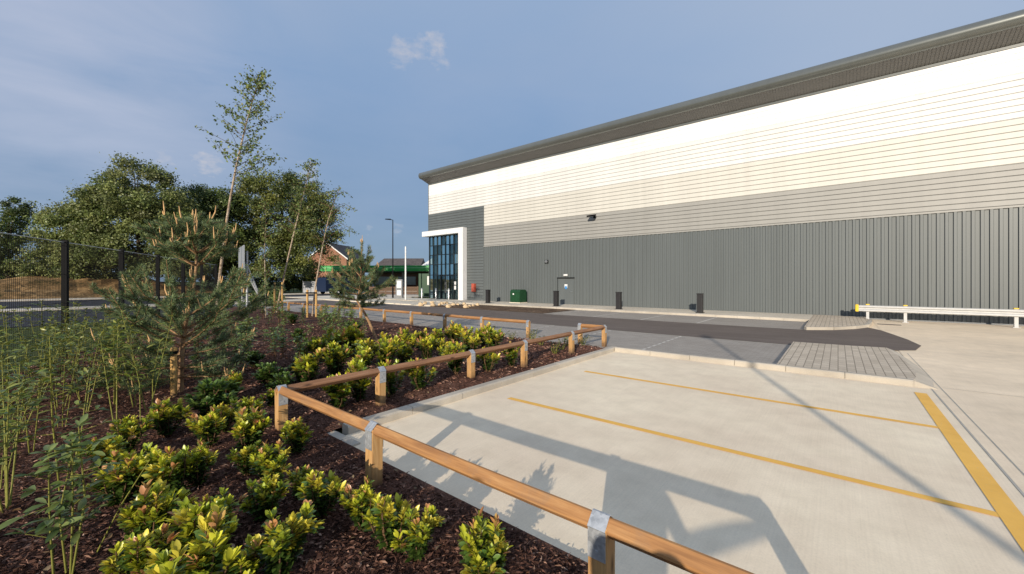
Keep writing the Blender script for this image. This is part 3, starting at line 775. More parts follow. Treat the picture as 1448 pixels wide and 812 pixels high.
ry_ = [RY, 3.12, 4.87, 6.36, 8.2, 9.90]
add_post(kf, RX, RY, R(90))
for y in ry_[1:-1]: add_post(kf, RX, y, R(90))
add_post(kf, RX, ry_[-1], R(90))
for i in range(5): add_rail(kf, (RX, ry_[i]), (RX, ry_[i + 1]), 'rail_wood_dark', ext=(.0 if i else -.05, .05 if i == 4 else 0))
add_post(kf, -5.6, 9.90, 0); add_rail(kf, (-5.66, 9.90), (RX - .04, 9.90), 'rail_wood')
kg = thing('knee_rail_fence', 'long straight low timber knee rail along the road edge behind the planting bed', 'fence', (0, 0, 0), 0)
xs = [-7.44, -9.4, -11.3, -13.3, -15.2, -17.1, -19.1, -21.0, -23.0, -25.0, -27.0]
for x in xs: add_post(kg, x, 9.93, 0, .0)
for a_, b_ in zip(xs[:-1], xs[1:]): add_rail(kg, (b_, 9.93), (a_, 9.93), 'rail_wood', z=RZ, ext=(0, .05 if a_ == xs[0] else 0))

# ================================================================== SECURITY MESH FENCE
mf = thing('mesh_fence', 'tall black welded mesh security fence with square posts behind the tall stems', 'fence', (0, 0, 0))
fd = Vector((-2.32, 1.12)).normalized(); f0 = Vector((-12.58, .59)); SP = 2.575; FH = 2.56; ang = math.atan2(fd.y, fd.x)
for k in range(-2, 6):
    p = f0 + fd * SP * k
    a = MB(); a.box(-.035, .035, -.05, .05, 0, FH + .06, .006); q = a.build('post', M['black_metal'], mf); q.location = (p.x, p.y, 0); q.rotation_euler = (0, 0, ang)
    if k == 5: break
    a = MB(); L = SP - .07; n = int(L / .05)
    for i in range(n + 1):
        x = .035 + L * i / n; a.box(x - .002, x + .002, -.002, .002, .08, FH)
    for zz in [.1, .7, 1.3, 1.9, FH - .06]:
        a.box(.035, .035 + L, .0022, .007, zz - .003, zz + .003)
    q = a.build('mesh_panel', M['black_metal'], mf); q.location = (p.x, p.y, 0); q.rotation_euler = (0, 0, ang)
    a = MB(); a.box(.035, .035 + L, -.006, .006, FH + .003, FH + .018); q = a.build('top_rail', M['galv'], mf); q.location = (p.x, p.y, 0); q.rotation_euler = (0, 0, ang)

# ================================================================== ROADSIDE SIGN SEEN EDGE-ON
p = on_ray(346, 18.5)
sn = thing('large_sign', 'large sign on two braced grey posts, seen edge-on among the shrubs', 'sign', (p.x, p.y, .0), 0)
vdir = Vector((p.x, p.y, 0)).normalized(); vr = Vector((vdir.y, -vdir.x, 0))
def loc_(along, right, z): return (vdir.x * along + vr.x * right, vdir.y * along + vr.y * right, z)
a = MB(); a.tube([loc_(0, .09, -.05), loc_(0, .09, 3.15)], .05, 10); a.build('post', M['galv'], sn)
a = MB(); a.tube([loc_(1.6, -.10, -.05), loc_(1.6, -.10, 3.35)], .05, 10); a.build('post', M['galv'], sn)
a = MB()
c0, c1 = Vector(loc_(-.4, -.02, 0)), Vector(loc_(2.0, -.24, 0)); nv = (c1 - c0).cross(Vector((0, 0, 1))).normalized() * .02
a.prism([(c0 - nv)[:2], (c1 - nv)[:2], (c1 + nv)[:2], (c0 + nv)[:2]], 1.9, 3.4); a.build('sign_board', M['galv'], sn)
a = MB(); a.tube([loc_(0, .10, 2.45), loc_(.1, .98, -.05)], .04, 8); a.build('brace', M['galv'], sn)
a = MB(); a.tube([loc_(1.6, -.06, 2.5), loc_(1.5, 1.05, -.05)], .04, 8); a.build('brace', M['galv'], sn)

# ================================================================== LAMP POSTS
def lamp_post(loc, h, label, face):
    t = thing('street_lamp', label, 'street lamp', loc, face)
    a = MB(); a.tube([(0, 0, 0), (0, 0, 1.1), (0, 0, 1.15), (0, 0, h)], [.085, .085, .06, .042], 12); a.build('column', M['black_metal'], t)
    a = MB(); a.tube([(0, 0, h - .03), (0, -.25, h + .02)], .03, 8); a.build('arm', M['black_metal'], t)
    a = MB(); a.add([(-.14, -.2, h - .02), (.14, -.2, h - .02), (.14, -.75, h + .0), (-.14, -.75, h), (-.11, -.22, h + .08), (.11, -.22, h + .08), (.10, -.72, h + .05), (-.10, -.72, h + .05)], [(0, 3, 2, 1), (4, 5, 6, 7), (0, 1, 5, 4), (1, 2, 6, 5), (2, 3, 7, 6), (3, 0, 4, 7)]); a.build('lantern', M['black_metal'], t)
    return t
p = on_ray(555.5, 40); lamp_post((p.x, p.y, .0), 7.9, 'slim dark street lamp standing before the green canopy', R(-25))
lamp_post((4.77, -5.2, 0), 5.8, 'slim dark street lamp behind the viewer whose shadow crosses the bays', R(10))

# ================================================================== BUILDINGS FAR BEHIND
p = on_ray(540, 92)
gs = thing('filling_station', 'filling station with a long green edged canopy beyond the road', 'building', (p.x, p.y, 0), TH - R(3))
a = MB(); a.box(-12.0, 12.5, -5, 6, 3.95, 5.2, .05); cn = a.build('canopy', M['fascia_green'], gs)
a = MB(); a.box(-12.02, 12.52, -5.03, 5.98, 4.62, 4.74); a.build('canopy_stripe', plain('pale_green_stripe', (.25, .55, .28), .4), cn)
a = MB(); a.box(-11.8, 12.3, -4.8, 5.8, 3.88, 3.945); a.build('canopy_soffit', M['grey_paint'], cn)
for x in (-9, -2, 5, 11):
    a = MB(); a.box(x - .2, x + .2, -.2, .2, 0, 3.9); a.build('column', M['white_plain'], gs)
    a = MB(); a.box(x - .9, x - .4, -.4, .4, .12, 1.7, .04); a.box(x - .88, x - .42, -.42, -.405, 1.0, 1.5); pu = a.build('fuel_pump', M['grey_paint'], gs)
a = MB(); a.box(-6, 13, 8, 16, 0, 4.2); a.build('shop_wall', M['brick'], gs)
a = MB(); a.box(-5.0, -.5, 7.93, 7.99, .9, 2.9); a.box(1, 5.5, 7.93, 7.99, .9, 2.9); a.build('shop_window', M['white_plain'], gs)
a = MB(); a.add([(-6.6, 7.4, 4.2), (6.4, 7.4, 4.2), (6.4, 16.5, 4.2), (-6.6, 16.5, 4.2), (-4.0, 12, 7.7), (6.4, 12, 7.7)], [(0, 1, 5, 4), (1, 2, 5), (2, 3, 4, 5), (3, 0, 4)]); a.build('shop_roof', M['rooftile'], gs)
a = MB(); a.add([(5.0, 7.2, 4.21), (14, 7.2, 4.21), (14, 16.7, 4.21), (5.0, 16.7, 4.21), (10.5, 12, 9.0), (14, 12, 9.0)], [(0, 1, 5, 4), (1, 2, 5), (2, 3, 4, 5), (3, 0, 4)]); a.build('pale_roof', M['rooflight'], gs)
p = on_ray(466, 96)
bh = thing('brick_house', 'red brick gable-ended house beyond the trees left of the canopy', 'building', (p.x, p.y, 0), TH - R(4))
a = MB(); a.add([(-5.2, 0, 0), (4.2, 0, 0), (4.2, 0, 7.4), (-.5, 0, 11.0), (-5.2, 0, 7.4), (-5.2, 10, 0), (4.2, 10, 0), (4.2, 10, 7.4), (-.5, 10, 11.0), (-5.2, 10, 7.4)],
             [(0, 1, 2, 3, 4), (9, 8, 7, 6, 5), (1, 6, 7, 2), (5, 0, 4, 9)]); a.build('wall', M['brick'], bh)
a = MB(); a.add([(-.5, -.3, 11.08), (-5.6, -.3, 7.2), (-5.6, 10.3, 7.2), (-.5, 10.3, 11.08), (4.6, -.3, 7.2), (4.6, 10.3, 7.2)], [(0, 1, 2, 3), (0, 3, 5, 4)]); rf = a.build('roof', M['rooftile'], bh)
a = MB(); a.add([(-.5, -.34, 11.10), (4.65, -.34, 7.2), (4.65, -.34, 6.9), (-.5, -.34, 10.8)], [(0, 1, 2, 3)]); a.add([(-.5, -.34, 11.10), (-5.65, -.34, 7.2), (-5.65, -.34, 6.9), (-.5, -.34, 10.8)], [(0, 3, 2, 1)]); a.build('bargeboard', M['white_plain'], rf)
p = on_ray(458, 60)
t = thing('hoarding', 'pale grey panelled site hoarding behind the second staked birch', 'fence', (p.x, p.y, 0), TH - R(8))
for i in range(5):
    a = MB(); a.box(-3.4 + i * 1.3, -2.13 + i * 1.3, 0, .05, .05, 1.75); a.build('panel', M['hoarding'], t)
for i in range(6):
    a = MB(); a.box(-3.45 + i * 1.3, -3.38 + i * 1.3, -.06, -.002, .0, 1.85); a.build('post', M['grey_paint'], t)
p = on_ray(437, 66)
t = thing('teal_banner_fence', 'teal banner fixed along a low fence under the dark trees', 'banner', (p.x, p.y, 0), TH)
a = MB(); a.box(-3.5, 3.5, 0, .03, .6, 1.5); a.build('banner_cloth', M['teal'], t)
for x in (-3.4, 0, 3.4):
    a = MB(); a.tube([(x, .08, 0), (x, .08, 1.6)], .04, 6); a.build('post', M['grey_paint'], t)
p = on_ray(476, 56)
t = thing('parked_van', 'dark blue van parked beyond the road, partly hidden by the young pine', 'van', (p.x, p.y, 0), TH + R(62))
a = MB()
pr = [(-2.4, .35), (2.35, .35), (2.45, .8), (2.35, 1.15), (1.65, 1.35), (1.1, 2.1), (.8, 2.25), (-2.3, 2.25), (-2.45, 2.0)]
a.add([(x, -.95, z) for x, z in pr] + [(x, .95, z) for x, z in pr], [tuple(range(8, -1, -1)), tuple(range(9, 18))] + [(i, (i + 1) % 9, 9 + (i + 1) % 9, 9 + i) for i in range(9)]); a.build('body', M['blue'], t)
a = MB(); a.add([(1.62, -.8, 1.40), (1.14, -.8, 2.04), (1.14, .8, 2.04), (1.62, .8, 1.40)], [(0, 1, 2, 3)]); o = a.build('windscreen', M['alu_dark'], t); o.location = (.03, 0, .02)
for x in (-1.5, 1.5):
    for s in (-1, 1):
        a = MB(); a.tube([(x, s * .82, .34), (x, s * .98, .34)], .34, 16); w_ = a.build('wheel', M['black_metal'], t)
        a = MB(); a.tube([(x, s * .98, .34), (x, s * .99, .34)], .19, 12); a.build('rim', M['steel'], w_)
p = on_ray(590, 50)
t = thing('low_timber_fence', 'low brown timber fence beyond the entrance bollards', 'fence', (p.x, p.y, 0), TH)
for k in range(6):
    a = MB(); a.box(-6 + k * 2, -5.88 + k * 2, -.06, .06, 0, 1.15); a.build('post', M['brown_timber'], t)
a = MB()
for k in range(5): a.box(-6, 4.1, -.09, -.062, .12 + k * .2, .28 + k * .2)
a.build('boards', M['brown_timber'], t)

# ================================================================== TREES
def crown_arrays(blobs, clumps, leaves, cr, ls, cols, dark=.45, flat=.5):
    """leaf faces in clumps spread through several ellipsoids. cols: palette; inner leaves darker"""
    P = []; Cc = []; DD = []; NN = []
    vol = np.array([b[3] * b[4] * b[5] for b in blobs]) ** .75; vol = vol / vol.sum()
    for b, f in zip(blobs, vol):
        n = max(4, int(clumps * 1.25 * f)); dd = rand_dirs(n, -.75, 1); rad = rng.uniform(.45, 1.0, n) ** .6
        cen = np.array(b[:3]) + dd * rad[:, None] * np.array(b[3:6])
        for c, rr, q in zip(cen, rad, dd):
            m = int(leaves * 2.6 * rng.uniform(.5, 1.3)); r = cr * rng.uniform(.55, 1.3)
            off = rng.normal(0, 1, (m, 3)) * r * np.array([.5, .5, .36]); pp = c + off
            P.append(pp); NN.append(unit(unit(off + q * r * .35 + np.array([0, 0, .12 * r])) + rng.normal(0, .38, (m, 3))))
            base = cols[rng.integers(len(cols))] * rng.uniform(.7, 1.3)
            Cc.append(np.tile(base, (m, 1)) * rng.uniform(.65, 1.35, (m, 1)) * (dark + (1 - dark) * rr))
            DD.append(unit(rng.normal(0, 1, (m, 3)) + q * .6 + np.array([0, 0, -.2])))
    P = np.concatenate(P); Cc = np.concatenate(Cc); DD = np.concatenate(DD); n = len(P)
    V, F, li, tt = leaf_arrays(P, DD, np.concatenate(NN), rng.uniform(.6, 1.3, n) * ls, rng.uniform(.45, .8, n) * ls, .2, .15)
    return V, F, Cc[li]
GREEN = np.array([1.75, 1.65, 1.5]) * np.array([(.055, .085, .022), (.075, .11, .03), (.10, .13, .035), (.05, .075, .022)])
OLIVE = np.array([1.65, 1.55, 1.3]) * np.array([(.11, .145, .05), (.15, .18, .07), (.085, .12, .035), (.12, .14, .055)])
DARK = np.array([1.85, 1.7, 1.5]) * np.array([(.035, .052, .016), (.055, .075, .02), (.075, .095, .024), (.10, .115, .03)])
def big_tree(px, d, blobs, name, label, cols, clumps=170, leaves=85, cr=1.15, ls=.30, trunk=.28):
    p = on_ray(px, d)
    bm_z = 2.0 if p.x < -62 and p.y < 16 else 0
    t = thing(name, label, 'tree', (p.x, p.y, 0), TH, 'mature trees along the far side of the road')
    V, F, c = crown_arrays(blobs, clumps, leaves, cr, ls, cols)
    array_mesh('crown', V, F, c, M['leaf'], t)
    a = MB(); top = max(b[2] for b in blobs)
    a.tube([(0, 0, -.2), (.1, 0, top * .3), (-.1, .1, top * .6), (0, 0, top)], [trunk, trunk * .8, trunk * .5, trunk * .15], 8)
    for b in blobs:
        zz = max(.25 * top, min(top * .8, b[2] - b[5] * .6))
        a.tube([(0, 0, zz * .75), (b[0] * .5, b[1] * .5, zz), (b[0], b[1], b[2])], [trunk * .45, trunk * .3, .04], 6)
    a.build('trunk', M['bark'], t)
    return t
def zof(py, d): return EYE + (398 - py) / FPX * d
def blob(px, py, d, rx, rz, cx, ry=None, dy=0):
    """ellipsoid seen at photo column px / row py, in the tree's own frame (x to the right of the view)"""
    return ((px - cx) / FPX * d, dy, zof(py, d), rx, ry or rx, rz)
d = 52
big_tree(12, d, [blob(10, 325, d, 2.2, 3.2, 12), blob(20, 300, d, 1.5, 2.2, 12), blob(0, 345, d, 1.8, 3.0, 12), blob(28, 365, d, 2.6, 2.6, 12), blob(0, 385, d, 3, 1.6, 12)], 'poplar_tree', 'loose narrow tree at the far left edge behind the mesh fence', GREEN * .8, 110, 60, .8, 0.25)
d = 50
big_tree(95, d, [blob(78, 305, d, 2.0, 1.8, 95), blob(105, 325, d, 3.4, 3.4, 95), blob(125, 350, d, 3.5, 3.2, 95), blob(72, 368, d, 2.2, 1.8, 95), blob(110, 383, d, 4.4, 1.8, 95)], 'willow_tree', 'silvery green bushy tree left of the tallest broad tree', OLIVE, 150, 85, 1.0, 0.27)
d = 49
big_tree(195, d, [blob(190, 248, d, 2.8, 1.7, 195), blob(175, 262, d, 2.4, 1.9, 195), blob(215, 255, d, 2.0, 1.6, 195), blob(180, 290, d, 5.0, 2.6, 195), blob(140, 285, d, 2.2, 1.6, 195), blob(225, 300, d, 4.0, 3.0, 195), blob(160, 320, d, 4.6, 2.6, 195), blob(205, 350, d, 5.5, 3.4, 195), blob(150, 365, d, 4, 2.4, 195), blob(240, 375, d, 4, 2.2, 195)], 'maple_tree', 'tallest broad tree with a reddish thin top above the mesh fence', OLIVE * .85, 260, 90, 1.1, 0.27)
d = 56
big_tree(290, d, [blob(265, 285, d, 2.6, 2.0, 290), blob(295, 290, d, 3.0, 2.4, 290), blob(320, 300, d, 3, 3.0, 290), blob(270, 325, d, 4.2, 3.2, 290), blob(310, 345, d, 4.6, 3.6, 290), blob(275, 370, d, 4.6, 2.6, 290)], 'lime_tree', 'mid green tree standing directly behind the tall slender birch', GREEN * .8, 210, 85, 1.1, 0.28)
d = 60
big_tree(400, d, [blob(360, 275, d, 3.2, 2.4, 400), blob(395, 268, d, 3.6, 2.2, 400), blob(425, 278, d, 3.4, 2.6, 400), blob(448, 295, d, 2.8, 2.6, 400), blob(350, 310, d, 4.0, 3.4, 400), blob(400, 315, d, 5.5, 4, 400), blob(445, 325, d, 3.6, 3.2, 400), blob(370, 355, d, 5, 3.4, 400), blob(430, 355, d, 4.6, 3.2, 400), blob(400, 385, d, 6.5, 1.6, 400)], 'oak_tree', 'big dark green rounded tree in front of the brick house', DARK, 300, 95, 1.2, 0.28)
d = 110
big_tree(490, d, [blob(486, 365, d, 2.4, 2.6, 490), blob(497, 362, d, 2.0, 2.2, 490)], 'distant_tree', 'small distant tree between the brick house and the green canopy', GREEN * .8, 60, 60, 1.0, .5)
# hedge under the trees
def hedge_run(name, label, pts, h, cols, w=1.3):
    t = thing(name, label, 'hedge', (0, 0, 0))
    blobs = []
    for (a_, b_) in zip(pts[:-1], pts[1:]):
        n = max(2, int((Vector(b_) - Vector(a_)).length / 2.2))
        for i in range(n):
            q = Vector(a_).lerp(Vector(b_), i / n); blobs.append((q.x, q.y, h * rnd.uniform(.4, .6), 1.5, w, h * rnd.uniform(.45, .62)))
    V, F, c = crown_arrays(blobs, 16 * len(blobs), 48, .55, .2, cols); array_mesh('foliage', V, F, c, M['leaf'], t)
    a = MB()
    for b in blobs: a.tube([(b[0], b[1], -.05), (b[0] + .1, b[1], b[2])], [.05, .02], 5)
    a.build('stems', M['bark'], t); return t
hedge_run('hedge', 'dark rough hedge along the far verge below the big trees', [on_ray(300, 62)[:], on_ray(480, 66)[:]], 2.6, DARK)
hedge_run('hedge', 'low scrubby green verge growth behind the staked birches', [on_ray(300, 27)[:], on_ray(440, 30)[:]], .75, GREEN, .8)

hb = hedge_run('hedge', 'dark hedge on top of the dry bank behind the mesh fence', [on_ray(-60, 60)[:], on_ray(60, 57)[:], on_ray(180, 58)[:]], 3.2, DARK, 1.6); hb.location = (0, 0, 1.3)
# slender birches
def birch(base, path, label, crown_from, n_br, leaf_n, ls, spread, cols, r0=.05, droop=.0, leafy=None, name='birch_tree'):
    """path: list of (right offset, height) in the view-facing frame"""
    t = thing(name, label, 'tree', base, TH)
    pts = [Vector((x, 0, z)) for x, z in path]
    def at(f):
        f = f * (len(pts) - 1); i = min(int(f), len(pts) - 2); return pts[i].lerp(pts[i + 1], f - i)
    a = MB(); n = 16
    a.tube([at(i / n) for i in range(n + 1)], [r0 * (1 - .88 * i / n) for i in range(n + 1)], 7); a.build('trunk', M['birch_bark'], t)
    a = MB(); P = []; D = []
    top = pts[-1].z
    for k in range(n_br):
        f = crown_from + (1 - crown_from) * (k + rnd.random()) / n_br
        s = at(min(f, .99)); az = rnd.uniform(0, 2 * math.pi); ln = spread * (1.1 - .85 * (f - crown_from) / (1 - crown_from)) * rnd.uniform(.6, 1.15)
        dr = Vector((math.cos(az), math.sin(az) * .8, rnd.uniform(.35, .95))).normalized()
        q = [s, s + dr * ln * .5, s + dr * ln + Vector((0, 0, -droop * ln))]
        a.tube(q, [.012, .008, .003], 4)
        m = int(leaf_n / n_br * max(.25, 1.5 * ln / spread))
        for i in range(m):
            g_ = rnd.uniform(.25, 1.05); w = (q[0].lerp(q[1], g_ * 2) if g_ < .5 else q[1].lerp(q[2], (g_ - .5) * 2))
            w = w + Vector((rnd.gauss(0, 1), rnd.gauss(0, 1), rnd.gauss(-.2, .8))) * ls * .65
            P.append(w); D.append((rnd.gauss(0, 1), rnd.gauss(0, 1), rnd.gauss(-.5, .7)))
    for i in range(int(leaf_n * .12)):
        f = rnd.uniform(crown_from, 1); w = at(f) + Vector((rnd.gauss(0, 1), rnd.gauss(0, 1), 0)) * ls * .8; P.append(w); D.append((rnd.gauss(0, 1), rnd.gauss(0, 1), rnd.gauss(-.3, .7)))
    a.build('branches', M['brown_stem'], t)
    P = np.array([p[:] for p in P]); D = np.array(D); n = len(P)
    V, F, li, tt = leaf_arrays(P, D, rng.normal(0, 1, (n, 3)) + np.array([0, -.3, .5]), rng.uniform(.7, 1.3, n) * ls, rng.uniform(.5, .85, n) * ls, .2, .1)
    c = cols[rng.integers(len(cols), size=n)] * rng.uniform(.7, 1.3, (n, 1)); array_mesh('leaves', V, F, c[li], M['leaf'], t)
    return t
def path_px(base_px, d, pl):
    return [((x - base_px) / FPX * d, max(-.05, zof(y, d)) if i else -.05) for i, (x, y) in enumerate(pl)]
BIR = 1.5 * np.array([(.085, .115, .03), (.11, .14, .04), (.06, .09, .025), (.14, .15, .05)])
d = 18.0
birch(on_ray(305, d), path_px(305, d, [(305, 450), (310, 395), (322, 300), (334, 235), (348, 175), (361, 130), (369, 108)]), 'tallest slender young birch with an open crown against the sky', .44, 60, 1750, .13, 1.95, BIR * 1.15, .07)
d = 20.5
birch(on_ray(392, d), path_px(392, d, [(390, 452), (398, 405), (412, 345), (424, 295), (434, 255), (440, 226)]), 'pale-stemmed young birch leaning right between the left pair of stakes', .42, 44, 1300, .11, 1.35, BIR * 1.05, .055, .2)
d = 18.2
birch(on_ray(441, d), path_px(441, d, [(441, 446), (446, 405), (455, 355), (463, 315), (473, 285), (480, 268)]), 'young birch with drooping twigs on the right stakes before the brick house', .42, 34, 900, .09, 1.8, BIR, .045, .45)
d = 17.5
birch(on_ray(376, d), path_px(376, d, [(376, 445), (375, 400), (374, 350), (376, 310), (374, 285)]), 'thin yellowish sapling between the braced sign and the left staked birch', .22, 40, 800, .09, .8, BIR * 1.15, .022)
def tree_stakes(px0, px1, d, h, label):
    p = on_ray((px0 + px1) / 2, d); t = thing('tree_stakes', label, 'tree stakes', (p.x, p.y, .05), TH, 'paired stakes supporting young birches')
    w = (px1 - px0) / FPX * d / 2
    for s in (-1, 1):
        a = MB(); a.tube([(s * w, -.12, -.1), (s * w, -.12, h), (s * w, -.12, h + .03)], [.045, .045, .03], 10); a.build('stake', M['stake_wood'], t)
    a = MB(); a.box(-w - .05, w + .05, -.18, -.166, h - .14, h - .08); a.build('tie_strap', M['black_metal'], t)
tree_stakes(390.5, 401, 20.2, 1.62, 'pair of tall yellow timber stakes round the left leaning birch')
tree_stakes(436.5, 449, 17.9, 1.3, 'pair of shorter yellow timber stakes round the right birch')

# pines
def pine(base, path, label, whorls, shoot_n, seed, needle=.078, rot=TH, stake=True, candles=.6, nblur=150):
    r = random.Random(seed); t = thing('pine_tree', label, 'tree', base, rot)
    pts = [Vector(p) for p in path]
    def at(f):
        f = f * (len(pts) - 1); i = min(int(f), len(pts) - 2); return pts[i].lerp(pts[i + 1], f - i)
    a = MB(); n = 12; a.tube([at(i / n) for i in range(n + 1)], [.042 * (1 - .75 * i / n) for i in range(n + 1)], 8); a.build('trunk', M['pine_bark'], t)
    br = MB(); shoots = []
    def shoot(p, q): shoots.append((p, q))
    def candle(p, dr, big):
        cd = MB()
        for k in range(3 if big else 2):
            o = Vector((r.gauss(0, 1), r.gauss(0, 1), 0)) * .018; l = r.uniform(.07, .17) * (1.25 if k == 0 else .7)
            q = p + o + (dr * .3 + Vector((0, 0, 1))).normalized() * l
            cd.tube([p + o * .4, (p + o).lerp(q, .5), q], [.008, .009, .004], 5)
        cd.build('candle', M['candle'], t)
    for (f, ln, cnt, up) in whorls:
        s = at(f); a0 = r.uniform(0, 6)
        for k in range(cnt):
            az = a0 + 2 * math.pi * k / cnt + r.uniform(-.3, .3); L = ln * r.uniform(.75, 1.15); u2 = up * r.uniform(.7, 1.3)
            h = Vector((math.cos(az), math.sin(az), 0))
            q = [s, s + h * L * .35 + Vector((0, 0, L * .22 * u2)), s + h * L * .7 + Vector((0, 0, L * .5 * u2)), s + h * L * .92 + Vector((0, 0, L * .95 * u2))]
            br.tube(q, [.017, .012, .008, .005], 5)
            for i in range(3):
                if i: shoot(q[i], q[i + 1])
                elif L > .5: shoot(q[0].lerp(q[1], .5), q[1])
            if r.random() < candles: candle(q[3], (q[3] - q[2]).normalized(), True)
            for i in range(shoot_n):
                g_ = r.uniform(.3, .95); b0 = q[1].lerp(q[2], g_ * 1.2) if g_ < .7 else q[2].lerp(q[3], (g_ - .7) * 3)
                sd = (h + Vector((r.gauss(0, .8), r.gauss(0, .8), r.uniform(.1, 1.1)))).normalized(); l2 = r.uniform(.16, .32) * (.6 + L * .4)
                b1 = b0 + sd * l2; br.tube([b0, b1], [.006, .004], 4); shoot(b0, b1)
                if r.random() < candles * .45: candle(b1, sd, False)
    shoot(at(.82), at(1.0)); candle(at(1), Vector((0, 0, 1)), True); candle(at(1), Vector((.2, 0, 1)), True)
    br.build('branches', M['pine_bark'], t); 
    P = []; D = []
    for p, q in shoots:
        n = max(20, int(nblur * (q - p).length / .25)); tt = rng.uniform(0, 1, n)[:, None]; p_ = np.array(p[:]); q_ = np.array(q[:]); ax = unit((q_ - p_)[None])
        rd = rng.normal(0, 1, (n, 3)); rd = unit(rd - ax * (rd * ax).sum(1, keepdims=True))
        P.append(p_ + (q_ - p_) * tt); D.append(unit(rd * .85 + ax * rng.uniform(.35, 1.0, (n, 1)) + np.array([0, 0, .12])))
    P = np.concatenate(P); D = np.concatenate(D); n = len(P)
    V, F, li, tt = leaf_arrays(P, D, rng.normal(0, 1, (n, 3)), rng.uniform(.7, 1.2, n) * needle, .0068, .0, .1)
    c = np.array([(.125, .18, .085), (.165, .225, .095), (.21, .26, .10), (.10, .145, .075)])[rng.integers(4, size=n)] * rng.uniform(.7, 1.3, (n, 1))
    array_mesh('needles', V, F, c[li], M['needle'], t)
    return t
b = ground_at(255, 560); d = 6.11
pine((b.x, b.y, .06), [(0, 0, -.1), (.01, 0, .5), (.05, .02, 1.0), (.16, .03, 1.5), (.24, .02, 2.0), (.22, 0, 2.55)], 'bushy young pine with tan candles rising above the stems, tied to a short stake',
     [(.11, 1.15, 5, .04), (.16, .95, 4, .1), (.22, 1.0, 5, .4), (.28, 1.2, 5, .7), (.33, 1.25, 6, .85), (.38, 1.0, 5, 1.0), (.46, .65, 5, 1.0), (.77, .60, 7, 1.0), (.84, .40, 6, 1.2), (.92, .22, 5, 1.4)], 5, 5, candles=.42)
t = thing('tree_stake', 'short round pale stake with a black tie at the big pine', 'stake', (b.x + .12, b.y - .10, .05))
a = MB(); a.tube([(0, 0, -.1), (0, 0, .70), (0, 0, .72)], [.042, .042, .03], 12); a.build('stake', M['stake_wood'], t)
a = MB(); a.tube([(0, 0, .62), (0, 0, .665)], .047, 12); a.build('tie_strap', M['black_metal'], t)
b = ground_at(537, 490)
dd = 10.8; k_ = dd / FPX
pine((b.x, b.y, .05), [(0, 0, -.1), (-18 * k_, 0, .75), (-32 * k_, 0, 1.15), (-28 * k_, 0, 1.5), (-26 * k_, 0, 1.95), (-25 * k_, 0, 2.75)], 'small pine on a bare leaning orange trunk beyond the corner of the bed',
     [(.34, .75, 5, .15), (.42, .85, 6, .3), (.50, .85, 6, .5), (.58, .75, 6, .75), (.66, .6, 5, .9), (.74, .45, 4, 1.3), (.82, .3, 3, 1.8)], 4, 9, .08, candles=.12, nblur=130)

# ================================================================== SHRUBS IN THE BED
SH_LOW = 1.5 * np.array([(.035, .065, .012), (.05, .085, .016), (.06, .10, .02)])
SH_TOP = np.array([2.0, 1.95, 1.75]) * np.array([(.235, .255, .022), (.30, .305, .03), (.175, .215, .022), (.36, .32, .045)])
SH_PINK = 1.25 * np.array([(.42, .20, .085), (.50, .26, .12), (.38, .24, .07)])
def make_shrub(seed, size=.42, pink=.2):
    r = random.Random(seed); t = thing('shrub', '-', 'shrub', (0, 0, 0))
    st = MB(); P = []; D = []; L = []; W = []; C = []
    tips = []
    for s in range(r.randint(9, 12)):
        az = r.uniform(0, 6.28); lean = r.uniform(.05, .62); h = size * r.uniform(.55, 1.0) * (1 - .28 * lean)
        tip = Vector((math.cos(az) * lean * size * .62, math.sin(az) * lean * size * .62, h)); mid = tip * .5 + Vector((math.cos(az), math.sin(az), 0)) * .03
        st.tube([(0, 0, -.03), mid, tip], [.007, .006, .004], 5); tips.append((mid, tip))
        for k in range(r.randint(1, 3)):
            a2 = r.uniform(0, 6.28); q = tip * r.uniform(.62, .85) + Vector((math.cos(a2), math.sin(a2), 0)) * size * r.uniform(.12, .24) + Vector((0, 0, size * .10))
            st.tube([tip * .55, q], [.005, .003], 4); tips.append((tip * .55, q))
    for mid, tip in tips:
        ax = (tip - mid).normalized(); isp = r.random() < pink
        hue = SH_TOP[r.randrange(4)]
        for k in range(r.randint(15, 20)):               # terminal rosette
            a2 = k * 2.4 + r.uniform(-.3, .3); f = r.random(); o = Vector((math.cos(a2), math.sin(a2), 0))
            dr = (o * (.32 + .62 * f) + ax * (1.2 - .75 * f)).normalized()
            P.append(tip - ax * .05 * f * 1.3); D.append(dr); ll = r.uniform(.045, .078); L.append(ll); W.append(ll * r.uniform(.38, .48))
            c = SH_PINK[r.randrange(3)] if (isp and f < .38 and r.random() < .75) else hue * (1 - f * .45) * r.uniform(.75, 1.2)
            C.append(c)
        for k in range(r.randint(13, 18)):                 # older leaves down the stem
            g_ = r.uniform(-.75, .92); p = mid.lerp(tip, g_) if g_ > 0 else mid * (1 + g_); a2 = r.uniform(0, 6.28)
            dr = (Vector((math.cos(a2), math.sin(a2), 0)) + ax * r.uniform(.1, .7)).normalized()
            P.append(p); D.append(dr); ll = r.uniform(.05, .085); L.append(ll); W.append(ll * .42)
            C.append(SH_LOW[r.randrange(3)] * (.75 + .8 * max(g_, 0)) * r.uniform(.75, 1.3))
    P = np.array([p[:] for p in P]); D = np.array([p[:] for p in D]); C = np.array([tuple(c) for c in C]); n = len(P)
    Nn = np.cross(np.cross(D, np.array([[0, 0, 1.0]])), D) + rng.normal(0, .25, (n, 3))
    V, F, li, tt = leaf_arrays(P, D, Nn, np.array(L), np.array(W), .28, .18, rich=True)
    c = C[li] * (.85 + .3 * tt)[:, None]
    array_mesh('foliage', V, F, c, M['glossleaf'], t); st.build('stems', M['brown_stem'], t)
    return t
protos = [make_shrub(100 + k, .44,    .42 if k % 2 else .2) for k in range(6)]
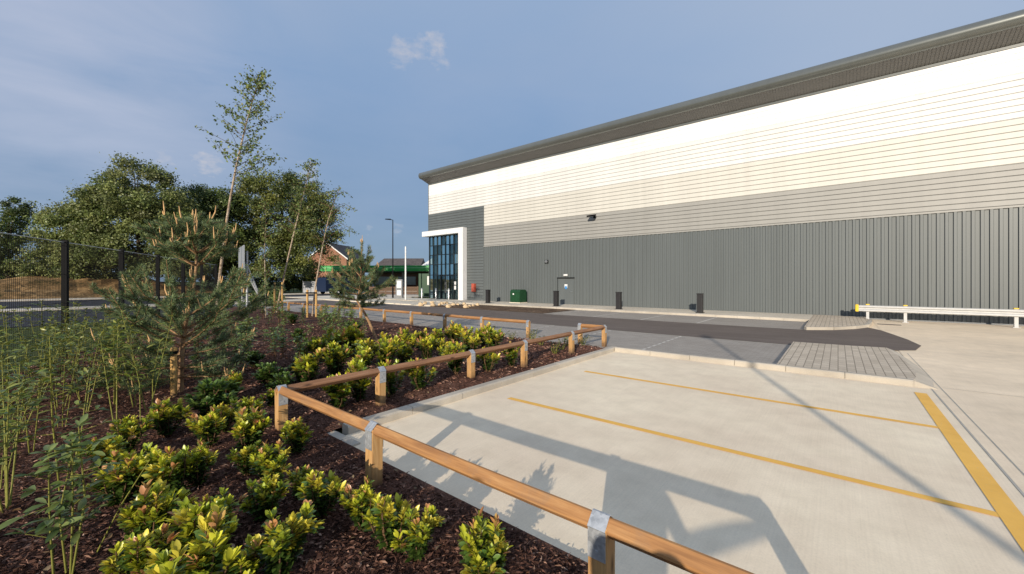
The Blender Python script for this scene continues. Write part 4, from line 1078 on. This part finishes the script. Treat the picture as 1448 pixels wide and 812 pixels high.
used = set()
def shrub(px, py, label, group, s=1.0, k=None):
    b = ground_at(px, py, .07); k = rnd.randrange(6) if k is None else k
    if k in used: o = copy_thing(protos[k])
    else: o = protos[k]; used.add(k)
    o.location = (b.x, b.y, bed_z(b.x, b.y) - .01); o.rotation_euler = (0, 0, rnd.uniform(0, 6.28)); sc = s * rnd.uniform(.92, 1.06); o.scale = (sc, sc * rnd.uniform(.9, 1.1), sc * rnd.uniform(.85, 1.15))
    o['label'] = label; o['group'] = group; return o
G1 = 'yellow-green shrubs in the near corner of the bed'
near = [
 (690, 838, 'pink-tipped shrub at the bottom edge, just left of the near fence post', 1.0), (553, 782, 'full shrub in front of the long lit rail, between the two nearest posts', 1.12),
 (455, 738, 'shrub standing left of the second post, inside the fence corner', .95), (396, 818, 'shrub at the bottom edge below the fence corner, pink new tips', 1.0),
 (286, 802, 'broad shrub second from the left along the bottom edge', 1.05), (275, 872, 'shrub cut off by the bottom edge at lower left', 1.15),
 (214, 776, 'pink-flushed shrub at lower left beside the leaning cane', 1.1), (374, 738, 'rounded shrub directly below the fence corner post, lower one', .95),
 (388, 688, 'shrub just below the fence corner post, upper one', 1.1), (281, 688, 'wide low shrub left of the corner post, halfway to the pine stake', 1.05),
 (236, 618, 'single bright shrub at the foot of the big pine', 1.0), (345, 606, 'shrub left of the fence corner post, farthest of that clump', 1.0),
 (350, 642, 'shrub left of the fence corner post, nearest of that clump', 1.05), (420, 640, 'small shrub tucked against the base of the corner post', .85),
 (298, 634, 'low shrub between the pine stake and the corner post', .95), (150, 665, 'shaded green shrub left of the pine among the tall stems', 1.0),
 (168, 710, 'shaded shrub behind the pink-flushed shrub at lower left', 1.0), (204, 700, 'shrub right of the tall stems, half in shade', .95),
 (385, 575, 'dark shrub just behind the fence corner post', .9), (330, 560, 'shaded low shrub right of the big pine trunk', .8),
 (516, 748, 'small shrub close behind the full shrub near the second post', .8), (352, 672, 'middle shrub of the clump left of the corner post', .9), (246, 706, 'shrub behind the broad bottom-edge shrub, left of centre', .9), (308, 768, 'shrub between the broad bottom-edge shrub and the corner clump', .85),
 (316, 616, 'low shrub right beside the bright one at the foot of the pine', .85), (182, 640, 'shaded shrub in front of the pine stake among stems', .9), (338, 846, 'shrub cropped by the bottom edge, third from the left there', 1.0), (590, 792, 'small shrub joined to the right of the full one by the lit rail', .75), (424, 702, 'small shrub right of the clump under the corner post', .8), (196, 850, 'shrub at the bottom left corner beside the large-leaved plant', .95)]
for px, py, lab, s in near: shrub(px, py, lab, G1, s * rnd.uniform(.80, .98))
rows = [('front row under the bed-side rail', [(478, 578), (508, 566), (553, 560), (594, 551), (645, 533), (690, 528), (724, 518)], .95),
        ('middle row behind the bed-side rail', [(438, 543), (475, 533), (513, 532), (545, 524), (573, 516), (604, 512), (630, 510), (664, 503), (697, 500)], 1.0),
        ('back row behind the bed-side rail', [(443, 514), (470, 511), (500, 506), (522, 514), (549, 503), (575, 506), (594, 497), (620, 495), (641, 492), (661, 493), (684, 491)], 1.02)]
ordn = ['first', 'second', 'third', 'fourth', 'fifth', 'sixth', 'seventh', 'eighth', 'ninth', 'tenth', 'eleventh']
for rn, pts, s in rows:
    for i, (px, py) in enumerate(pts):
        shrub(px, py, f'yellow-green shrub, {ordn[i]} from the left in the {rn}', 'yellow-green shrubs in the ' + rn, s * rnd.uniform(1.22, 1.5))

SH_LOW = SH_LOW * 1.1; SH_TOP = np.array([(.11, .19, .04), (.14, .22, .045), (.10, .165, .035), (.17, .25, .06)])
dk = [make_shrub(150 + k, .40, .03) for k in range(2)]
for i, (px, py, lab) in enumerate([(384, 548, 'dark green shrub just up-left of the corner post, larger one'), (430, 536, 'dark green shrub left of the back row behind the rail'), (402, 556, 'dark green shrub touching the dark rail behind the corner post'), (318, 566, 'dark green shrub right of the pine stake'),
        (292, 596, 'dark green shrub below the pine stake'), (458, 505, 'dark green shrub up-left of the back row'), (362, 520, 'dark green shrub alone in the open mulch right of the big pine'), (500, 478, 'dark green shrub left of the leaning pine trunk'), (420, 486, 'dark green shrub in the middle of the open mulch'), (345, 482, 'dark green shrub below the braced sign'),
        (470, 462, 'dark green shrub below the right birch stakes'), (415, 460, 'dark green shrub right of the left birch stakes'), (650, 506, 'bluish dark green shrub within the middle row')]):
    o = dk[i] if i < 2 else copy_thing(dk[i % 2]); b = ground_at(px, py, .1); o.location = (b.x, b.y, bed_z(b.x, b.y) - .01); o.rotation_euler = (0, 0, rnd.uniform(0, 6)); q = rnd.uniform(.9, 1.35); o.scale = (q * 1.15, q * 1.15, q * .9)
    o['label'] = lab; o['group'] = 'dark green shrubs in the open bed'
# tall leafy stems and saplings
STL = np.array([1.7, 1.5, 1.15]) * np.array([(.06, .10, .02), (.085, .13, .026), (.05, .085, .02), (.11, .15, .035), (.15, .18, .05)])
def make_stem(seed, h, nst, ls, leafy, name, cols=STL, wid=.28, sprd=.16, from_=.25, mat='stem'):
    r = random.Random(seed); t = thing(name, '-', 'plant', (0, 0, 0)); st = MB(); P = []; D = []; C = []; L = []
    for s in range(nst):
        az = r.uniform(0, 6.28); ln = r.uniform(.2, 1) * sprd; hh = h * r.uniform(.7, 1.0)
        tip = Vector((math.cos(az) * ln * h, math.sin(az) * ln * h, hh)); b0 = Vector((math.cos(az), math.sin(az), 0)) * .03
        mid = b0.lerp(tip, .5) + Vector((r.gauss(0, .02), r.gauss(0, .02), 0)); st.tube([b0 + Vector((0, 0, -.05)), mid, tip], [.0065, .005, .0025], 5)
        n = int(leafy * hh / h)
        for k in range(n):
            f = from_ + (1 - from_) * (k + r.random()) / n; p = b0.lerp(mid, f * 2) if f < .5 else mid.lerp(tip, f * 2 - 1)
            a2 = k * 2.4 + r.uniform(-.5, .5); dr = Vector((math.cos(a2), math.sin(a2), r.uniform(-.15, .8))).normalized()
            if r.random() < .35:
                q = p + dr * r.uniform(.04, .13); st.tube([p, q], [.003, .002], 4); p = q
                for e in range(3):
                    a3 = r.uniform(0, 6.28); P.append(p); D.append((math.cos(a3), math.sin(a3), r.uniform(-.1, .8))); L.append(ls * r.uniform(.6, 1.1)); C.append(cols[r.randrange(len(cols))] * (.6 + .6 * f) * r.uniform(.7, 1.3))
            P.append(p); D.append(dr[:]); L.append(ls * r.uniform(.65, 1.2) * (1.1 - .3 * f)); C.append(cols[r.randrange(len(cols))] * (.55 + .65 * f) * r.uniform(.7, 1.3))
        for e in range(6):
            a3 = r.uniform(0, 6.28); P.append(tip); D.append((math.cos(a3), math.sin(a3), r.uniform(.4, 1.4))); L.append(ls * r.uniform(.5, .9)); C.append(cols[-1] * r.uniform(.8, 1.3))
    P = np.array([tuple(p) for p in P]); D = np.array([tuple(p) for p in D]); C = np.array([tuple(c) for c in C]); n = len(P); L = np.array(L)
    Nn = np.cross(np.cross(unit(D), np.array([[0, 0, 1.0]])), unit(D)) + rng.normal(0, .3, (n, 3))
    V, F, li, tt = leaf_arrays(P, D, Nn, L, L * wid, .3, .3, rich=True)
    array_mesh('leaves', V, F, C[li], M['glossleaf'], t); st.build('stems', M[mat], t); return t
def scatter(proto_list, spots, label, group, smin=.85, smax=1.1, used_=None):
    us = set()
    for i, (x, y) in enumerate(spots):
        k = i % len(proto_list)
        o = copy_thing(proto_list[k]) if k in us else proto_list[k]; us.add(k)
        s = rnd.uniform(smin, smax); o.location = (x, y, bed_z(x, y) - .01); o.scale = (s, s, s); o.rotation_euler = (0, 0, rnd.uniform(0, 6.28))
        o['label'] = label; o['group'] = group
tall = [make_stem(300 + k, 1.2, 2 + k % 3, .085, 32, 'leafy_stems', wid=.33, sprd=.28, from_=.38) for k in range(7)]
spots = []
r2 = random.Random(21)
while len(spots) < 54:
    d = math.sqrt(r2.uniform(2.9 ** 2, 8.0 ** 2)); px = r2.uniform(-110, 215 + max(0, (d - 5)) * 8)
    q = on_ray(px, d)
    if in_bed(q.x, q.y) and q.y > fence_line_y(q.x) + .3 and (q.x + 7.79) ** 2 + (q.y - 1.54) ** 2 > .5 and not (px > 110 and d < 4.6) and all((q.x - a[0]) ** 2 + (q.y - a[1]) ** 2 > .10 for a in spots): spots.append((q.x, q.y))
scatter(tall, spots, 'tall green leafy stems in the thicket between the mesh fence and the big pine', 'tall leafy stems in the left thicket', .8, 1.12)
lau = make_stem(411, .98, 4, .10, 34, 'laurel_plant', np.array([(.11, .165, .05), (.15, .20, .055), (.20, .25, .08)]), .34, .14, .3)
q = ground_at(88, 835); lau.location = (q.x, q.y, .05); lau['label'] = 'large-leaved plant on yellow stems at the lower left, nearest the viewer'
c2 = thing('bare_cane', 'thin bare yellow cane leaning beside the pink-flushed shrub at lower left', 'plant'); q = ground_at(130, 800); q2 = Vector((q.x + .32, q.y + .22, .62)); c2.location = (q.x, q.y, .05)
a = MB(); a.tube([(0, 0, -.03), (q2.x - q.x) and ((q2.x - q.x) * .5, (q2.y - q.y) * .5, .33), (q2.x - q.x, q2.y - q.y, .62)], [.005, .004, .002], 5); a.build('stem', M['stem'], c2)
sap = [make_stem(500 + k, .66, 2 + k % 3, .085, 22, 'sapling', 2.6 * np.array([(.05, .08, .022), (.07, .10, .028), (.10, .12, .04)]), .5, .12, .35, 'brown_stem') for k in range(4)]
spots = []
while len(spots) < 74:
    d = r2.uniform(7.0, 17); px = r2.uniform(255, 520); q = on_ray(px, d)
    if in_bed(q.x, q.y) and q.y < 9.0 and q.y > fence_line_y(q.x) + .5 and all((q.x - a[0]) ** 2 + (q.y - a[1]) ** 2 > .16 for a in spots): spots.append((q.x, q.y))
scatter(sap, spots, 'small sparse sapling dotted in the open mulch between the two pines', 'saplings dotted over the mulch', .55, 1.35)
low = [make_stem(600 + k, .30, 7, .05, 9, 'low_weed', np.array([(.05, .075, .02), (.075, .10, .028), (.12, .13, .045)]), .5, .6, .1) for k in range(3)]
scatter(low, [(-5.35, 8.9), (-5.2, 8.0), (-6.1, 8.7), (-5.15, 9.2), (-6.6, 8.9), (-5.3, 8.45), (-7.2, 8.8), (-8.2, 9.0)], 'small green weed in the bed corner by the fence gap', 'weeds at the far corner of the bed', .8, 1.2)

# ================================================================== PHOTOGRAPHER (casts the shadow over the bays)
pv = bpy.data.meshes.new('person')
J = dict(pel=(.20, -.55, .55), sp=(.22, -.50, .82), ch=(.24, -.46, 1.06), nk=(.25, -.36, 1.10), hd=(.25, -.22, 1.09), hd2=(.25, -.10, 1.07),
         sl=(.05, -.44, 1.13), el=(-.02, -.28, .85), wl=(.10, -.10, .95), sr=(.46, -.46, 1.13), er=(.60, -.50, .99), er2=(.90, -.48, 1.075), wr=(1.12, -.46, 1.13), hr=(1.2, -.44, 1.16),
         hl=(.08, -.55, .52), kl=(.02, -.16, .58), al=(.02, -.50, .10), tl=(.02, -.34, .05), hr_=(.32, -.55, .52), kr=(.55, -.20, .56), ar=(.48, -.52, .10), tr=(.52, -.36, .05))
keys = list(J); E_ = [('pel', 'sp'), ('sp', 'ch'), ('ch', 'nk'), ('nk', 'hd'), ('hd', 'hd2'), ('ch', 'sl'), ('sl', 'el'), ('el', 'wl'), ('ch', 'sr'), ('sr', 'er'), ('er', 'er2'), ('er2', 'wr'), ('wr', 'hr'), ('pel', 'hl'), ('hl', 'kl'), ('kl', 'al'), ('al', 'tl'), ('pel', 'hr_'), ('hr_', 'kr'), ('kr', 'ar'), ('ar', 'tr')]
rad = dict(pel=.17, sp=.17, ch=.18, nk=.07, hd=.09, hd2=.08, sl=.085, el=.06, wl=.045, sr=.085, er=.06, er2=.055, wr=.045, hr=.05, hl=.10, kl=.075, al=.05, tl=.04, hr_=.10, kr=.075, ar=.05, tr=.04)
pv.from_pydata([J[k] for k in keys], [(keys.index(a_), keys.index(b_)) for a_, b_ in E_], [])
po = bpy.data.objects.new('person', pv); COL.objects.link(po); pv.materials.append(M['cloth_dark'])
sm = po.modifiers.new('skin', 'SKIN'); sv = pv.skin_vertices[0].data
for i, k in enumerate(keys): sv[i].radius = (rad[k], rad[k] * .8)
sv[keys.index('pel')].use_root = True
sb = po.modifiers.new('smooth', 'SUBSURF'); sb.levels = 2; sb.render_levels = 2
tag(po, 'crouching person in dark clothes with one elbow out, casting a shadow over the bays', 'person')

# ================================================================== LIGHT, SKY, CAMERA
SUN_EL = R(15.6); sh = Vector((-.42, 1.0)).normalized(); to_sun = Vector((-sh.x * math.cos(SUN_EL), -sh.y * math.cos(SUN_EL), math.sin(SUN_EL)))
sl = bpy.data.lights.new('sun', 'SUN'); sl.energy = 5.0; sl.angle = R(.53); sl.color = (1.0, .89, .74)
so_ = bpy.data.objects.new('sun', sl); COL.objects.link(so_); so_.rotation_euler = to_sun.to_track_quat('Z', 'Y').to_euler()
w = bpy.data.worlds.new('World'); scene.world = w; w.use_nodes = True; nt = w.node_tree; nt.nodes.clear()
def wn(typ, **kw):
    nd = nt.nodes.new(typ)
    for k, v in kw.items(): setattr(nd, k, v)
    return nd
def wl_(a, b): nt.links.new(a, b)
def wm(op, a, b=0.0, clamp=False):
    nd = wn('ShaderNodeMath', operation=op); nd.use_clamp = clamp
    for s, v in ((0, a), (1, b)):
        if isinstance(v, (int, float)): nd.inputs[s].default_value = v
        else: wl_(v, nd.inputs[s])
    return nd.outputs[0]
sky = wn('ShaderNodeTexSky'); sky.sky_type = 'NISHITA'; sky.sun_disc = False; sky.sun_elevation = SUN_EL; sky.sun_rotation = math.atan2(to_sun.x, to_sun.y)
sky.air_density = 1.0; sky.dust_density = 1.5; sky.ozone_density = 1.5
bg1 = wn('ShaderNodeBackground'); bg1.inputs['Strength'].default_value = .09; wl_(sky.outputs[0], bg1.inputs['Color'])
tc = wn('ShaderNodeTexCoord'); sep = wn('ShaderNodeSeparateXYZ'); wl_(tc.outputs['Generated'], sep.inputs[0])
rp_ = wn('ShaderNodeValToRGB'); e = rp_.color_ramp.elements
for _ in range(2): e.new(.5)
for i, (p_, c_) in enumerate(((0.0, (.175, .305, .45)), (.15, (.16, .29, .485)), (.40, (.245, .385, .62)), (.75, (.40, .52, .72)))): e[i].position = p_; e[i].color = (*c_, 1)
wl_(sep.outputs['Z'], rp_.inputs[0])
mp = wn('ShaderNodeMapping'); mp.inputs['Scale'].default_value = (1.0, 1.0, 2.2); mp.inputs['Rotation'].default_value = (R(12), R(-18), 0); wl_(tc.outputs['Generated'], mp.inputs['Vector'])
hz_ = wn('ShaderNodeTexNoise'); hz_.inputs['Scale'].default_value = 1.6; hz_.inputs['Detail'].default_value = 5; hz_.inputs['Roughness'].default_value = .5; wl_(mp.outputs[0], hz_.inputs['Vector'])
hzr = wn('ShaderNodeMapRange'); hzr.inputs[1].default_value = .42; hzr.inputs[2].default_value = .72; wl_(hz_.outputs['Fac'], hzr.inputs[0])
def cmix(fac, a, b, mode='MIX'):
    nd = wn('ShaderNodeMix'); nd.data_type = 'RGBA'; nd.blend_type = mode
    for s, v in ((0, fac), (6, a), (7, b)):
        if isinstance(v, (int, float)): nd.inputs[s].default_value = v
        elif isinstance(v, tuple): nd.inputs[s].default_value = (*v, 1)
        else: wl_(v, nd.inputs[s])
    return nd.outputs[2]
col = cmix(wm('MULTIPLY', hzr.outputs[0], .35), rp_.outputs[0], (.44, .51, .67))
# haze band, upper left, and a brighter right side
def patch(px, py, rad_, soft):
    c_ = sky_dir(px, py); vd = wn('ShaderNodeVectorMath', operation='DISTANCE'); wl_(tc.outputs['Generated'], vd.inputs[0]); vd.inputs[1].default_value = c_[:]
    mr = wn('ShaderNodeMapRange'); mr.interpolation_type = 'SMOOTHSTEP'; mr.inputs[1].default_value = rad_; mr.inputs[2].default_value = rad_ * (1 - soft); wl_(vd.outputs['Value'], mr.inputs[0]); return mr.outputs[0]
mp3 = wn('ShaderNodeMapping'); mp3.inputs['Scale'].default_value = (1.2, 1.2, 5.0); mp3.inputs['Rotation'].default_value = (R(24), R(10), R(20)); wl_(tc.outputs['Generated'], mp3.inputs['Vector'])
st_n = wn('ShaderNodeTexNoise'); st_n.inputs['Scale'].default_value = 1.9; st_n.inputs['Detail'].default_value = 6; st_n.inputs['Roughness'].default_value = .55; st_n.inputs['Distortion'].default_value = .4; wl_(mp3.outputs[0], st_n.inputs['Vector'])
st_r = wn('ShaderNodeMapRange'); st_r.inputs[1].default_value = .30; st_r.inputs[2].default_value = .66; wl_(st_n.outputs['Fac'], st_r.inputs[0])
col = cmix(wm('MULTIPLY', st_r.outputs[0], .22), col, (.38, .47, .64))
col = cmix(wm('MULTIPLY', patch(60, 40, .48, 1.0), wm('ADD', wm('MULTIPLY', st_r.outputs[0], .75), .25)), col, (.52, .58, .74))
col = cmix(wm('MULTIPLY', patch(1380, -60, .75, 1.0), .6), col, (.52, .60, .74))
cn_ = wn('ShaderNodeTexNoise'); cn_.inputs['Scale'].default_value = 26; cn_.inputs['Detail'].default_value = 7; cn_.inputs['Roughness'].default_value = .6
mp2 = wn('ShaderNodeMapping'); mp2.inputs['Scale'].default_value = (1, 1, 1.9); wl_(tc.outputs['Generated'], mp2.inputs['Vector']); wl_(mp2.outputs[0], cn_.inputs['Vector'])
cs_ = wn('ShaderNodeTexNoise'); cs_.inputs['Scale'].default_value = 60; cs_.inputs['Detail'].default_value = 6; wl_(mp2.outputs[0], cs_.inputs['Vector'])
for (px, py, r_, st_, nz) in ((565, 74, .055, .6, cn_), (590, 66, .055, .6, cn_), (615, 62, .05, .7, cn_), (618, 82, .04, .7, cn_), (296, 232, .05, .7, cs_), (232, 226, .03, .4, cs_), (430, 250, .06, .6, cn_), (521, 324, .022, .35, cs_), (563, 326, .03, .3, cs_)):
    m_ = patch(px, py, r_, 1.0)
    dens = wm('SUBTRACT', wm('ADD', wm('MULTIPLY', m_, .5), wm('MULTIPLY', nz.outputs['Fac'], 1.5)), 1.0)
    col = cmix(wm('MULTIPLY', wm('MULTIPLY', wm('MULTIPLY', dens, 1.9, True), wm('MULTIPLY', m_, 3.0, True)), st_, True), col, (.66, .64, .68))
bg2 = wn('ShaderNodeBackground'); bg2.inputs['Strength'].default_value = 1.0; wl_(col, bg2.inputs['Color'])
mxs = wn('ShaderNodeMixShader'); mxs.inputs[0].default_value = .85; wl_(bg1.outputs[0], mxs.inputs[1]); wl_(bg2.outputs[0], mxs.inputs[2])
wo = wn('ShaderNodeOutputWorld'); wl_(mxs.outputs[0], wo.inputs['Surface'])

cam = bpy.data.cameras.new('camera'); cam.sensor_width = 36; cam.lens = FPX / 1448 * 36; cam.shift_y = -8 / 1448; cam.clip_start = .05; cam.clip_end = 6000
co = bpy.data.objects.new('camera', cam); COL.objects.link(co); co.location = (0, 0, EYE); co.rotation_euler = (R(90), 0, TH)
scene.camera = co
scene.view_settings.view_transform = 'Standard'; scene.view_settings.look = 'None'; scene.view_settings.exposure = 0
scene.render.engine = 'CYCLES'; scene.cycles.use_denoising = True
